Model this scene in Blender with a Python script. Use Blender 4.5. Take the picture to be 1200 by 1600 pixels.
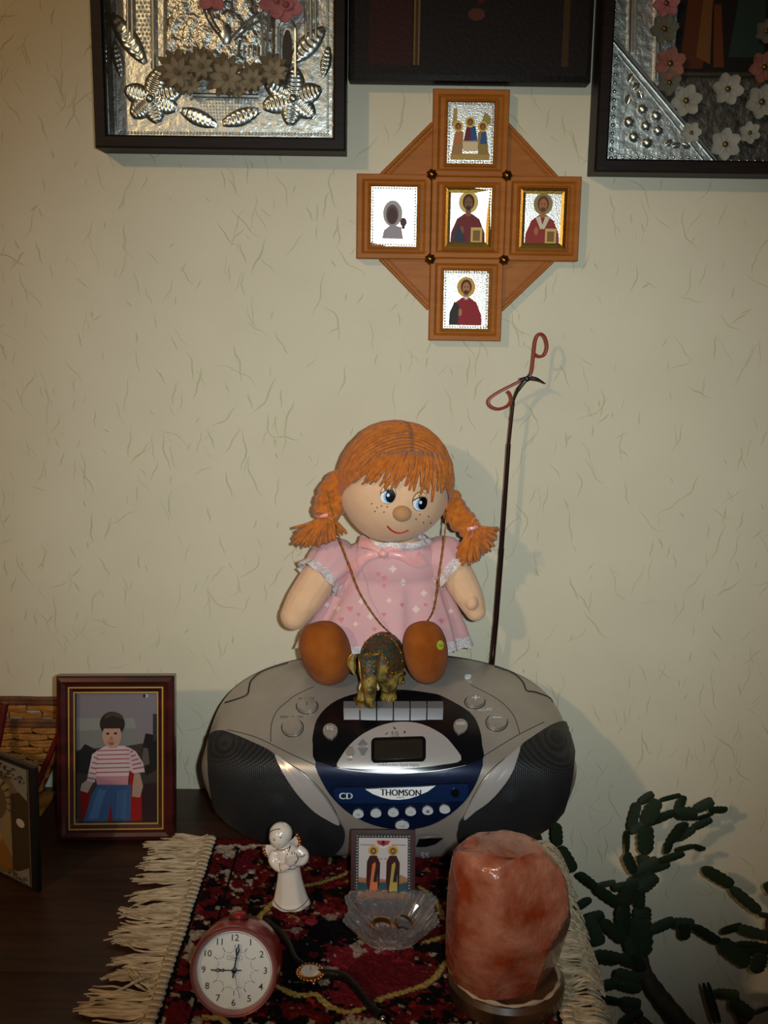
import bpy, bmesh, math, random
import numpy as np
from mathutils import Vector as V, Matrix as Mx
from mathutils.bvhtree import BVHTree
random.seed(7)
for o in list(bpy.data.objects): bpy.data.objects.remove(o)
scene = bpy.context.scene
COL = scene.collection
PI = math.pi
rad = math.radians
# ---------------------------------------------------------------- camera
PITCH, ROLL, FPX = rad(11), rad(0.8), 1600.0
CAM = V((0, -1.19, 0.586))
FWD = V((0, math.cos(PITCH), -math.sin(PITCH)))
UP0 = V((0, math.sin(PITCH), math.cos(PITCH)))
cd = bpy.data.cameras.new('camera'); cam = bpy.data.objects.new('camera', cd); COL.objects.link(cam)
cd.sensor_fit = 'VERTICAL'; cd.sensor_height = 36; cd.sensor_width = 27; cd.lens = 36 * FPX / 1600
cd.clip_start = 0.02
RX = V((1, 0, 0))
cR, sR = math.cos(ROLL), math.sin(ROLL)
XA = RX * cR + UP0 * sR          # camera right axis, rolled a little
YA = -RX * sR + UP0 * cR
cam.matrix_world = Mx(((XA.x, YA.x, -FWD.x, CAM.x), (XA.y, YA.y, -FWD.y, CAM.y), (XA.z, YA.z, -FWD.z, CAM.z), (0, 0, 0, 1)))
scene.camera = cam
# ---------------------------------------------------------------- world, lights, exposure
w = bpy.data.worlds.new('room_ambient'); scene.world = w; w.use_nodes = True
bg = w.node_tree.nodes['Background']; bg.inputs[0].default_value = (1.0, 0.80, 0.58, 1); bg.inputs[1].default_value = 0.10
def lamp(name, kind, loc, power, color, size):
    l = bpy.data.lights.new(name, kind); l.energy = power; l.color = color; l.shadow_soft_size = size
    o = bpy.data.objects.new(name, l); COL.objects.link(o); o.location = loc
    return o
# the room's ceiling lamp, behind the photographer and to the left
lamp('ceiling_lamp', 'POINT', (-1.45, -2.40, 1.56), 96, (1.0, 0.70, 0.40), 0.055)
# the camera's flash, just right of the lens
fl = lamp('camera_flash', 'SPOT', CAM + XA * 0.05 + YA * 0.015, 53, (0.81, 0.95, 1.0), 0.010)
fl.matrix_world = Mx.Translation(fl.location) @ cam.matrix_world.to_3x3().to_4x4()
fl.data.spot_size = rad(67); fl.data.spot_blend = 1.0
scene.view_settings.view_transform = 'Standard'
scene.view_settings.look = 'None'
scene.view_settings.exposure = -0.62
scene.view_settings.gamma = 1.0
scene.view_settings.use_curve_mapping = False
# ---------------------------------------------------------------- helpers
def ray(px, py):
    return FWD * FPX + XA * (px - 600) - YA * (py - 800)
def P(px, py, Y):
    d = ray(px, py); t = (Y - CAM.y) / d.y; return CAM + d * t
def PZ(px, py, Z=0.0):
    d = ray(px, py); t = (Z - CAM.z) / d.z; return CAM + d * t
def lin(h):
    if isinstance(h, str):
        h = h.lstrip('#'); c = [int(h[i:i+2], 16) / 255 for i in (0, 2, 4)]
    else: c = list(h)
    return tuple(x / 12.92 if x <= 0.04045 else ((x + 0.055) / 1.055) ** 2.4 for x in c) + (1.0,)
MATS = {}
def mat(name, col='808080', rough=0.5, metal=0.0, col2=None, vscale=40, bump=0.0, bscale=200, coat=0.0, trans=0.0, ior=1.45,
        sss=0.0, sheen=0.0, spec=0.5, vc=False, stretch=(1, 1, 1), contrast=(0.35, 0.65), detail=4, bdist=0.001, srad=0.01):
    if name in MATS: return MATS[name]
    m = bpy.data.materials.new(name); MATS[name] = m; m.use_nodes = True
    nt = m.node_tree; N = nt.nodes; L = nt.links; b = N['Principled BSDF']
    I = b.inputs
    I['Roughness'].default_value = rough; I['Metallic'].default_value = metal; I['IOR'].default_value = ior
    I['Specular IOR Level'].default_value = spec; I['Coat Weight'].default_value = coat; I['Coat Roughness'].default_value = 0.08
    I['Transmission Weight'].default_value = trans; I['Sheen Weight'].default_value = sheen; I['Sheen Roughness'].default_value = 0.5
    if sss: I['Subsurface Weight'].default_value = sss; I['Subsurface Radius'].default_value = (1, 0.4, 0.25); I['Subsurface Scale'].default_value = srad
    tc = N.new('ShaderNodeTexCoord'); mp = N.new('ShaderNodeMapping'); mp.inputs['Scale'].default_value = stretch
    L.new(tc.outputs['Object'], mp.inputs[0])
    if vc:
        a = N.new('ShaderNodeAttribute'); a.attribute_name = 'Col'; L.new(a.outputs['Color'], I['Base Color'])
    elif col2:
        n = N.new('ShaderNodeTexNoise'); n.inputs['Scale'].default_value = vscale; n.inputs['Detail'].default_value = detail
        L.new(mp.outputs[0], n.inputs['Vector'])
        r = N.new('ShaderNodeValToRGB'); r.color_ramp.elements[0].position = contrast[0]; r.color_ramp.elements[1].position = contrast[1]
        r.color_ramp.elements[0].color = lin(col2); r.color_ramp.elements[1].color = lin(col)
        L.new(n.outputs['Fac'], r.inputs[0]); L.new(r.outputs[0], I['Base Color'])
    else: I['Base Color'].default_value = lin(col)
    if bump:
        n2 = N.new('ShaderNodeTexNoise'); n2.inputs['Scale'].default_value = bscale; n2.inputs['Detail'].default_value = 3
        L.new(mp.outputs[0], n2.inputs['Vector'])
        bp = N.new('ShaderNodeBump'); bp.inputs['Strength'].default_value = bump; bp.inputs['Distance'].default_value = bdist
        L.new(n2.outputs['Fac'], bp.inputs['Height']); L.new(bp.outputs[0], I['Normal'])
    return m
def thing(name, label, cat, loc=(0, 0, 0), M=None, group=None):
    o = bpy.data.objects.new(name, None); COL.objects.link(o); o.empty_display_size = 0.02
    o.matrix_world = M if M is not None else Mx.Translation(loc)
    o['label'] = label; o['category'] = cat
    if group: o['group'] = group
    return o
def rootM(o):
    while o.parent: o = o.parent
    return o.matrix_basis.copy()
class MB:
    def __init__(s): s.v = []; s.f = []; s.c = []
    def add(s, vs, fs, col=None):
        k = len(s.v); s.v += [V(p) for p in vs]; s.f += [tuple(i + k for i in f) for f in fs]
        if col is not None: s.c += [lin(col)] * len(vs)
        return s
    def grid(s, rows, closeu=False, closev=False, capa=False, capb=False, col=None):
        nr, nc = len(rows), len(rows[0]); vs = [p for r in rows for p in r]; fs = []
        for i in range(nr if closev else nr - 1):
            for j in range(nc if closeu else nc - 1):
                a = i * nc + j; b_ = i * nc + (j + 1) % nc; i2 = (i + 1) % nr
                fs.append((a, b_, i2 * nc + (j + 1) % nc, i2 * nc + j))
        if capa: fs.append(tuple(reversed(range(nc))))
        if capb: fs.append(tuple((nr - 1) * nc + j for j in range(nc)))
        return s.add(vs, fs, col)
    def tube(s, pts, r, n=8, closed=False, col=None, flat=1.0):
        pts = [V(p) for p in pts]; m = len(pts); rows = []
        rr = r if hasattr(r, '__len__') else [r] * m
        up = V((0.123, 0.31, 0.95)); prev = None
        for i in range(m):
            if closed: t = pts[(i + 1) % m] - pts[i - 1]
            else: t = pts[min(i + 1, m - 1)] - pts[max(i - 1, 0)]
            if t.length < 1e-9: t = V((0, 0, 1))
            t.normalize()
            a = (prev if prev is not None else up); a = a - t * a.dot(t)
            if a.length < 1e-4: a = V((1, 0.2, 0.1)) - t * V((1, 0.2, 0.1)).dot(t)
            a.normalize(); prev = a; b_ = t.cross(a)
            rows.append([pts[i] + (a * math.cos(2 * PI * j / n) + b_ * (math.sin(2 * PI * j / n) * flat)) * rr[i] for j in range(n)])
        return s.grid(rows, closeu=True, closev=closed, capa=not closed, capb=not closed, col=col)
    def ell(s, c, r, M=None, nu=20, nv=12, col=None):
        c = V(c); r = r if hasattr(r, '__len__') else (r, r, r); rows = []
        for i in range(nv + 1):
            a = -PI / 2 + PI * i / nv; row = []
            for j in range(nu):
                b_ = 2 * PI * j / nu
                p = V((r[0] * math.cos(a) * math.cos(b_), r[1] * math.cos(a) * math.sin(b_), r[2] * math.sin(a)))
                if M is not None: p = M @ p
                row.append(c + p)
            rows.append(row)
        return s.grid(rows, closeu=True, col=col)
    def box(s, c, sz, M=None, bev=0.0, col=None):
        bm = bmesh.new(); bmesh.ops.create_cube(bm, size=1)
        for v in bm.verts: v.co = V((v.co.x * sz[0], v.co.y * sz[1], v.co.z * sz[2]))
        if bev: bmesh.ops.bevel(bm, geom=bm.edges[:], offset=bev, segments=2, affect='EDGES', profile=0.6)
        bm.verts.index_update()
        vs = [(V(c) + (M @ v.co if M is not None else v.co)) for v in bm.verts]
        fs = [tuple(v.index for v in f.verts) for f in bm.faces]; bm.free()
        return s.add(vs, fs, col)
    def prism(s, poly, f0, f1, col=None):
        # poly: 2-D list; f0, f1 map (x, y) -> back / front 3-D point
        n = len(poly); a = [f0(*p) for p in poly]; b_ = [f1(*p) for p in poly]
        fs = [tuple(range(n, 2 * n)), tuple(reversed(range(n)))] + [(i, (i + 1) % n, n + (i + 1) % n, n + i) for i in range(n)]
        return s.add(a + b_, fs, col)
    def lathe(s, prof, n=32, M=None, c=(0, 0, 0), capa=True, capb=True, col=None, rf=None):
        rows = []
        for r, z in prof:
            row = []
            for j in range(n):
                t = 2 * PI * j / n; k = rf(t, r, z) if rf else 1.0
                p = V((r * k * math.cos(t), r * k * math.sin(t), z))
                row.append(V(c) + (M @ p if M is not None else p))
            rows.append(row)
        return s.grid(rows, closeu=True, capa=capa, capb=capb, col=col)
    def xf(s, M): s.v = [M @ p for p in s.v]; return s
    def bvh(s): return BVHTree.FromPolygons(s.v, s.f)
def obj(name, mb, m, parent=None, smooth=True, angle=40, world=False, kind=None, label=None):
    vs = mb.v
    if world and parent is not None:
        Mi = rootM(parent).inverted(); vs = [Mi @ p for p in vs]
    me = bpy.data.meshes.new(name); me.from_pydata([tuple(p) for p in vs], [], mb.f); me.update()
    bm = bmesh.new(); bm.from_mesh(me); bmesh.ops.recalc_face_normals(bm, faces=bm.faces[:]); bm.to_mesh(me); bm.free()
    if mb.c and len(mb.c) == len(vs):
        a = me.color_attributes.new('Col', 'FLOAT_COLOR', 'POINT')
        a.data.foreach_set('color', np.array(mb.c, dtype=np.float32).ravel())
    if smooth:
        me.shade_smooth()
        try: me.set_sharp_from_angle(angle=rad(angle))
        except Exception: pass
    me.materials.append(m if not isinstance(m, str) else MATS[m])
    o = bpy.data.objects.new(name, me); COL.objects.link(o)
    if parent is not None: o.parent = parent
    if kind: o['kind'] = kind
    if label: o['label'] = label
    return o
def share(o, name, parent, M):
    c = bpy.data.objects.new(name, o.data); COL.objects.link(c); c.parent = parent; c.matrix_basis = M
    return c
def tag(o, label, cat, group=None):
    o['label'] = label; o['category'] = cat
    if group: o['group'] = group
    return o
def remesh(o, vox, smooth=4):
    r = o.modifiers.new('fuse', 'REMESH'); r.mode = 'VOXEL'; r.voxel_size = vox; r.use_smooth_shade = True
    if smooth:
        s = o.modifiers.new('smooth', 'SMOOTH'); s.iterations = smooth; s.factor = 0.5
    return o
def spline(pts, n=6, closed=False):
    pts = [V(p) for p in pts]; m = len(pts); out = []
    rng = range(m if closed else m - 1)
    for i in rng:
        if closed: a, b_, c, d = pts[i - 1], pts[i], pts[(i + 1) % m], pts[(i + 2) % m]
        else: a, b_, c, d = pts[max(i - 1, 0)], pts[i], pts[i + 1], pts[min(i + 2, m - 1)]
        for k in range(n):
            t = k / n
            out.append(0.5 * ((2 * b_) + (c - a) * t + (2 * a - 5 * b_ + 4 * c - d) * t * t + (3 * b_ - a - 3 * c + d) * t ** 3))
    if not closed: out.append(pts[-1])
    return out
def oval(cx, cy, rx, ry, n=20, a0=0.0):
    return [(cx + rx * math.cos(2 * PI * i / n + a0), cy + ry * math.sin(2 * PI * i / n + a0)) for i in range(n)]
class Surf:
    """a modelled surface that badges, buttons and prints are laid on"""
    def __init__(s, mb, cpx): s.b = mb.bvh(); s.c = V(cpx)
    def hit(s, px, py):
        p = V((px, py))
        for k in range(60):
            h = s.b.ray_cast(CAM, ray(p.x, p.y).normalized())
            if h[0] is not None:
                n = h[1]
                if n.dot(h[0] - CAM) > 0: n = -n
                return h[0], n
            p = p + (s.c - p).normalized() * 1.5
        return P(px, py, -0.1), V((0, -1, 0))
    def patch(s, pts, h=0.0005, rings=7, hf=None, smooth=0, skirt=0.002, center=None):
        """closed, star-shaped outline -> a thin plate that follows the surface"""
        pts = [V((p[0], p[1], 0)) for p in pts]
        if smooth: pts = spline(pts, smooth, True)
        c = V((sum(p.x for p in pts) / len(pts), sum(p.y for p in pts) / len(pts), 0)) if center is None else V((center[0], center[1], 0))
        mb = MB(); rows = []
        lo = []
        for p in pts:
            q, n = s.hit(p.x, p.y); lo.append(q - n * skirt)
        rows.append(lo)
        for r in range(rings, 0, -1):
            row = []
            for p in pts:
                e = c + (p - c) * (r / rings); q, n = s.hit(e.x, e.y)
                hh = h + (hf(e.x, e.y) if hf else 0)
                row.append(q + n * hh)
            rows.append(row)
        mb.grid(rows, closeu=True)
        q, n = s.hit(c.x, c.y); k = len(mb.v); mb.v.append(q + n * (h + (hf(c.x, c.y) if hf else 0)))
        b_ = rings * len(pts); m = len(pts)
        mb.f += [(b_ + j, b_ + (j + 1) % m, k) for j in range(m)]
        return mb
    def line(s, pts, r=0.0005, sm=6, off=0.0, n=6):
        pts = spline([V((p[0], p[1], 0)) for p in pts], sm)
        out = []
        for p in pts:
            q, nn = s.hit(p.x, p.y); out.append(q + nn * off)
        return MB().tube(out, r, n)
    def flat(s, vs2, fs, h):
        out = []
        for p in vs2:
            q, n = s.hit(p[0], p[1]); out.append(q + n * h)
        return MB().add(out, fs)
TXT = {}
def text2d(body, bold=0.0):
    """built-in font -> 2-D vertices (unit height, centred) and faces"""
    key = (body, bold)
    if key in TXT: return TXT[key]
    cu = bpy.data.curves.new('lettering', 'FONT'); cu.body = body; cu.size = 1; cu.resolution_u = 3; cu.offset = bold
    cu.align_x = 'CENTER'; cu.align_y = 'CENTER'; cu.fill_mode = 'FRONT'
    o = bpy.data.objects.new('lettering', cu); COL.objects.link(o)
    dg = bpy.context.evaluated_depsgraph_get(); dg.update()
    me = bpy.data.meshes.new_from_object(o.evaluated_get(dg))
    vs = [(v.co.x, v.co.y) for v in me.vertices]; fs = [tuple(p.vertices) for p in me.polygons]
    bpy.data.objects.remove(o); bpy.data.curves.remove(cu); bpy.data.meshes.remove(me)
    if vs:
        x0 = min(v[0] for v in vs); x1 = max(v[0] for v in vs); y0 = min(v[1] for v in vs); y1 = max(v[1] for v in vs)
        vs = [((x - (x0 + x1) / 2) / (y1 - y0), (y - (y0 + y1) / 2) / (y1 - y0)) for x, y in vs]
    TXT[key] = (vs, fs); return TXT[key]
def picture(layers, f, step=0.00006, n0=0):
    """flat print: coloured outlines in 0..1 coordinates, laid by f(u, v, lift)"""
    mb = MB()
    for i, (c, poly) in enumerate(layers):
        mb.add([f(u, v_, (i + n0) * step) for u, v_ in poly], [tuple(range(len(poly)))], c)
    return mb
def dim(layers, f, sat):
    out = []
    for c, poly in layers:
        rgb = [int(c[i:i+2], 16) / 255 for i in (0, 2, 4)]; g = sum(rgb) / 3
        out.append((tuple(max(0.0, min(1.0, (g + (x - g) * sat) * f)) for x in rgb), poly))
    return out
def rect(a, b_, c, d): return [(a, b_), (c, b_), (c, d), (a, d)]
MATS['print'] = None; del MATS['print']
mat('print', rough=0.6, vc=True, spec=0.3)
mat('print_gloss', rough=0.25, vc=True, coat=0.3)
def pane_mat():
    m = bpy.data.materials.new('glass_pane'); m.use_nodes = True; nt = m.node_tree; nt.nodes.clear()
    o = nt.nodes.new('ShaderNodeOutputMaterial'); mx = nt.nodes.new('ShaderNodeMixShader'); t = nt.nodes.new('ShaderNodeBsdfTransparent')
    g = nt.nodes.new('ShaderNodeBsdfGlossy'); g.inputs['Roughness'].default_value = 0.02; fr = nt.nodes.new('ShaderNodeFresnel'); fr.inputs[0].default_value = 1.45
    t.inputs[0].default_value = (0.93, 0.95, 0.94, 1)
    nt.links.new(fr.outputs[0], mx.inputs[0]); nt.links.new(t.outputs[0], mx.inputs[1]); nt.links.new(g.outputs[0], mx.inputs[2]); nt.links.new(mx.outputs[0], o.inputs[0])
    MATS['glass_pane'] = m
pane_mat()
# ---------------------------------------------------------------- the setting
mat('wallpaper', 'cfc4ab', 0.75, col2='cabfa6', vscale=9, bump=0.35, bscale=420, bdist=0.0008, spec=0.25)
mat('fiber', 'b9b38c', 0.8, col2='c2b99b', vscale=30)
mat('wood_top', '3c2214', 0.42, col2='2a170d', vscale=14, stretch=(1, 9, 1), bump=0.1, bscale=60, spec=0.4)
mat('wood_side', '3a2114', 0.5, col2='26140c', vscale=10, stretch=(9, 1, 1))
mat('floor', '4a3322', 0.5, col2='382618', vscale=6, stretch=(1, 8, 1))
def struct(o): o['kind'] = 'structure'; return o
wall = struct(obj('wall_back', MB().box((0, 0.05, 0.43), (4.0, 0.1, 2.66)), 'wallpaper', smooth=False))
rnd = random.Random(3)
fb = MB()
for i in range(2400):
    x = rnd.uniform(-0.62, 0.75); z = rnd.uniform(-0.35, 1.05)
    L_ = rnd.choice((0.012, 0.02, 0.03, 0.04, 0.055)) * rnd.uniform(0.7, 1.15)
    a = rnd.gauss(PI / 2, 0.55); cv = rnd.gauss(0, 16); wd = rnd.uniform(0.0004, 0.00115)
    pts = []; n = 9; p = V((x, z)); nx = rnd.uniform(0, 9)
    for k in range(n):
        pts.append(p.copy()); aa = a + cv * (k / n - 0.5) * L_ + 0.25 * math.sin(k * 1.3 + nx)
        p = p + V((math.cos(aa), math.sin(aa))) * (L_ / n)
    rows = []
    for k in range(n):
        t = (pts[min(k + 1, n - 1)] - pts[max(k - 1, 0)]).normalized(); nn = V((-t.y, t.x)); ww = wd * math.sin(PI * (k + 0.4) / n)
        q = pts[k]
        rows.append([V((q.x - nn.x * ww, -0.0001, q.y - nn.y * ww)), V((q.x, -0.0001 - 0.45 * ww, q.y)), V((q.x + nn.x * ww, -0.0001, q.y + nn.y * ww))])
    fb.grid(rows)
obj('wallpaper_fibers', fb, 'fiber', wall, kind='stuff')
struct(obj('floor', MB().box((0, -1.7, -0.925), (4.2, 3.6, 0.05)), 'floor', smooth=False))
mat('ceiling_white', '8a8476', 0.8); mat('room_paper', '564d3d', 0.8, col2='4e4637', vscale=5)
struct(obj('ceiling', MB().box((0, -1.7, 1.79), (4.2, 3.6, 0.06)), 'ceiling_white', smooth=False))
struct(obj('wall_left', MB().box((-2.05, -1.7, 0.43), (0.1, 3.4, 2.66)), 'room_paper', smooth=False))
struct(obj('wall_right', MB().box((2.05, -1.7, 0.43), (0.1, 3.4, 2.66)), 'room_paper', smooth=False))
struct(obj('wall_front', MB().box((0, -3.45, 0.43), (4.2, 0.1, 2.66)), 'room_paper', smooth=False))

# chest of drawers whose top carries everything
XL, XR, YF = -0.75, 0.186, -0.60
t = thing('chest_of_drawers', 'dark brown wooden chest top standing against the papered wall', 'chest', (0, -0.3, -0.90))
seam = PZ(70, 1519).y
obj('top_board', MB().box(((XL + XR) / 2, (seam - 0.001) / 2 - 0.0005, -0.012), (XR - XL, -seam - 0.002, 0.024), bev=0.0012), 'wood_top', t, world=True)
obj('top_board', MB().box(((XL + XR) / 2, (seam + YF) / 2, -0.012), (XR - XL, seam - YF - 0.0012, 0.024), bev=0.0012), 'wood_top', t, world=True)
obj('side_panel', MB().box((XR - 0.011, -0.298, -0.462), (0.018, 0.585, 0.876)), 'wood_side', t, world=True)
obj('side_panel', MB().box((XL + 0.011, -0.298, -0.462), (0.018, 0.585, 0.876)), 'wood_side', t, world=True)
obj('back_panel', MB().box(((XL + XR) / 2, -0.010, -0.462), (XR - XL - 0.042, 0.008, 0.876)), 'wood_side', t, world=True)
for k in range(4):
    z0 = -0.03 - k * 0.215
    d = obj('drawer', MB().box(((XL + XR) / 2, -0.585, z0 - 0.105), (XR - XL - 0.044, 0.02, 0.208), bev=0.002), 'wood_top', t, world=True)
    for sx in (-0.25, 0.25):
        obj('knob', MB().lathe([(0.006, 0), (0.006, 0.012), (0.013, 0.016), (0.014, 0.022), (0.008, 0.028)], 16, Mx.Rotation(PI / 2, 4, 'X').to_3x3(), ((XL + XR) / 2 + sx, -0.594, z0 - 0.105)), mat('brass', 'b08a3c', 0.3, 1.0), d, world=True)

# ---------------------------------------------------------------- rug
RXL, RXR, RYB, RYF = -0.186, 0.158, -0.131, -0.535
def vnoise(x, y, sc, seed):
    x = x * sc + 1000; y = y * sc + 1000
    xi = np.floor(x).astype(np.int64); yi = np.floor(y).astype(np.int64); fx = x - xi; fy = y - yi
    fx = fx * fx * (3 - 2 * fx); fy = fy * fy * (3 - 2 * fy)
    def h(a, b_):
        q = (a * 374761393 + b_ * 668265263 + seed * 974634777) & 0x7fffffff
        q = ((q ^ (q >> 13)) * 1274126177) & 0x7fffffff
        return ((q ^ (q >> 16)) & 0xffff) / 65535.0
    return (h(xi, yi) * (1 - fx) + h(xi + 1, yi) * fx) * (1 - fy) + (h(xi, yi + 1) * (1 - fx) + h(xi + 1, yi + 1) * fx) * fy
nx, ny = 236, 270
gx, gy = np.meshgrid(np.linspace(RXL, RXR, nx), np.linspace(RYB, RYF, ny))
def lc(h): return np.array(lin(h)[:3])
cols = np.zeros((ny, nx, 3)); cols[:] = lc('4c0f10')
sx = np.abs(gx + 0.012); yy = gy
n1 = vnoise(sx, yy, 85, 1); n2 = vnoise(sx, yy, 150, 2); n3 = vnoise(gx, gy, 320, 3); n4 = vnoise(sx, yy, 60, 5); n5 = vnoise(sx, yy, 120, 8)
n1 = vnoise(sx, yy, 55, 1); n2 = vnoise(sx, yy, 95, 2); n5 = vnoise(sx, yy, 75, 8)
cols[(n5 + 0.25 * n3) > 0.80] = lc('661716')
cols[(n1 + 0.25 * n3) > 0.68] = lc('130e0e')
cols[(n4 + 0.25 * n3) < 0.30] = lc('0f0e10')
cols[(n2 + 0.25 * n3) > 1.02] = lc('94806c')
cols[(vnoise(sx, yy, 190, 14) + 0.2 * n3) > 1.0] = lc('7a201f'); cols[(vnoise(sx, yy, 230, 15) + 0.2 * n3) > 1.02] = lc('8b7866'); cols[(vnoise(gx, gy, 210, 16) + 0.2 * n3) < 0.16] = lc('0e0c0d')
cols[(vnoise(sx, yy, 140, 11) + 0.25 * n3) > 1.06] = lc('7d642e')
# left / right guard borders: cream and black lattice
bd = np.minimum(gx - RXL, RXR - gx)
m = (bd < 0.055) & (bd > 0.006)
q = vnoise(gx, gy, 120, 21) + 0.3 * n3; q2 = vnoise(gx, gy, 90, 22) + 0.3 * n3
cols[m & (q > 0.74)] = lc('9a8a7a'); cols[m & (q < 0.50)] = lc('171112'); cols[m & (q2 > 0.72)] = lc('5a151b')
cols[(np.abs(bd - 0.030) < 0.0012)] = lc('141010')
cols[bd < 0.005] = lc('1a1413')
cols[(RYB - gy) < 0.012] = lc('5c1218')
m = ((RYB - gy) > 0.012) & ((RYB - gy) < 0.02) & (q > 0.5); cols[m] = lc('b7a794')
def stroke(pts, wdt, c, jit=0.0008):
    w_ = [PZ(a, b_) for a, b_ in pts]; w_ = spline(w_, 8)
    d = np.full(gx.shape, 9.0)
    for a, b_ in zip(w_[:-1], w_[1:]):
        ux, uy = b_.x - a.x, b_.y - a.y; l2 = ux * ux + uy * uy + 1e-12
        tt = np.clip(((gx - a.x) * ux + (gy - a.y) * uy) / l2, 0, 1)
        d = np.minimum(d, np.hypot(gx - a.x - tt * ux, gy - a.y - tt * uy))
    cols[d < wdt + (n3 - 0.5) * 2 * jit] = lc(c)
def blob(cx, cy, rx, ry, c, jit=0.35, prob=0.0):
    a = PZ(cx, cy); e = ((gx - a.x) / rx) ** 2 + ((gy - a.y) / ry) ** 2 + (n3 - 0.5) * jit * 2 + (n2 - 0.5) * 0.5
    mm = e < 1
    if prob: mm &= (vnoise(gx, gy, 150, 31) > prob)
    cols[mm] = lc(c)
blob(530, 1475, 0.058, 0.052, '6f1c24'); blob(530, 1475, 0.054, 0.046, '94806f', prob=0.62); blob(515, 1460, 0.030, 0.024, '120e10', 0.6)
for i in range(14):
    a = i * 2 * PI / 14; c = PZ(530, 1478); e = np.hypot(gx - c.x - 0.046 * math.cos(a), gy - c.y - 0.042 * math.sin(a)); cols[e < 0.006] = lc('8e2a33' if i % 2 else '8a7468')
blob(600, 1530, 0.045, 0.03, '5d171d'); blob(560, 1560, 0.03, 0.016, '651a20', 0.5); blob(460, 1500, 0.03, 0.03, '140f10', 0.5)
for i in range(60):
    blob(random.uniform(300, 720), random.uniform(1380, 1600), random.uniform(0.002, 0.006), random.uniform(0.002, 0.005), random.choice(('6d1a21', '120e10', '7c2028', '8a796a', '5a1218')), 0.5)
ye = '9c8146'
for pts in ([(385, 1455), (405, 1438), (427, 1415), (450, 1400)], [(470, 1390), (507, 1382), (545, 1367)], [(428, 1543), (462, 1560), (492, 1560), (512, 1576), (540, 1587), (575, 1580)],
            [(590, 1568), (625, 1557), (650, 1550), (675, 1537), (697, 1508)], [(656, 1390), (682, 1415), (692, 1440)], [(664, 1478), (700, 1466)], [(320, 1595), (350, 1600), (380, 1640)]):
    stroke([(a, b_) for a, b_ in pts], 0.0036, '3b2416'); stroke(pts, 0.0027, ye)
gz = 0.0024 + 0.0022 * vnoise(gx, gy, 560, 41) + 0.0006 * (n1 - 0.5)
rug = MB(); rug.v = [V((x, y, z)) for x, y, z in zip(gx.ravel(), gy.ravel(), gz.ravel())]
rug.f = [(j * nx + i, j * nx + i + 1, (j + 1) * nx + i + 1, (j + 1) * nx + i) for j in range(ny - 1) for i in range(nx - 1)]
bi = [i for i in range(nx)] + [j * nx + nx - 1 for j in range(1, ny)] + [(ny - 1) * nx + i for i in range(nx - 2, -1, -1)] + [j * nx for j in range(ny - 2, 0, -1)]
k0 = len(rug.v); rug.v += [V((rug.v[i].x, rug.v[i].y, 0.0003)) for i in bi]
rug.f += [(bi[i], bi[(i + 1) % len(bi)], k0 + (i + 1) % len(bi), k0 + i) for i in range(len(bi))]
jit = 0.45 + 0.70 * vnoise(gx, gy, 640, 51) * (0.7 + 0.6 * vnoise(gx, gy, 330, 52)); cl = (cols * jit[..., None]).reshape(-1, 3); rug.c = [tuple(c) + (1,) for c in cl] + [lin('241515')] * len(bi)
mat('rug_pile', rough=0.92, vc=True, bump=0.6, bscale=900, bdist=0.001, spec=0.04)
tr = thing('rug', 'small dark red and black patterned rug with cream fringes on the chest', 'rug', (0, -0.3, 0))
obj('pile', rug, 'rug_pile', tr, world=True, angle=180)
mat('fringe', 'cbb697', 0.9, col2='8f7a5e', vscale=330, spec=0.1, stretch=(0.08, 1, 1), detail=2)
st = None
for side, X in ((-1, RXL - 0.0035), (1, RXR + 0.0035)):
    y = RYB - 0.002
    while y > RYF:
        if st is None:
            st = obj('edge_stitch', MB().ell((0, 0, 0), (0.0066, 0.0046, 0.0042), nu=10, nv=6), 'fringe', tr); st.matrix_basis = Mx.Translation((X, y + 0.3, 0.0045))
        else:
            share(st, 'edge_stitch', tr, Mx.Translation((X + random.uniform(-.0007, .0007), y + 0.3, 0.0045)) @ Mx.Rotation(random.uniform(-.25, .25), 4, 'Z'))
        y -= 0.0078
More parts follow.
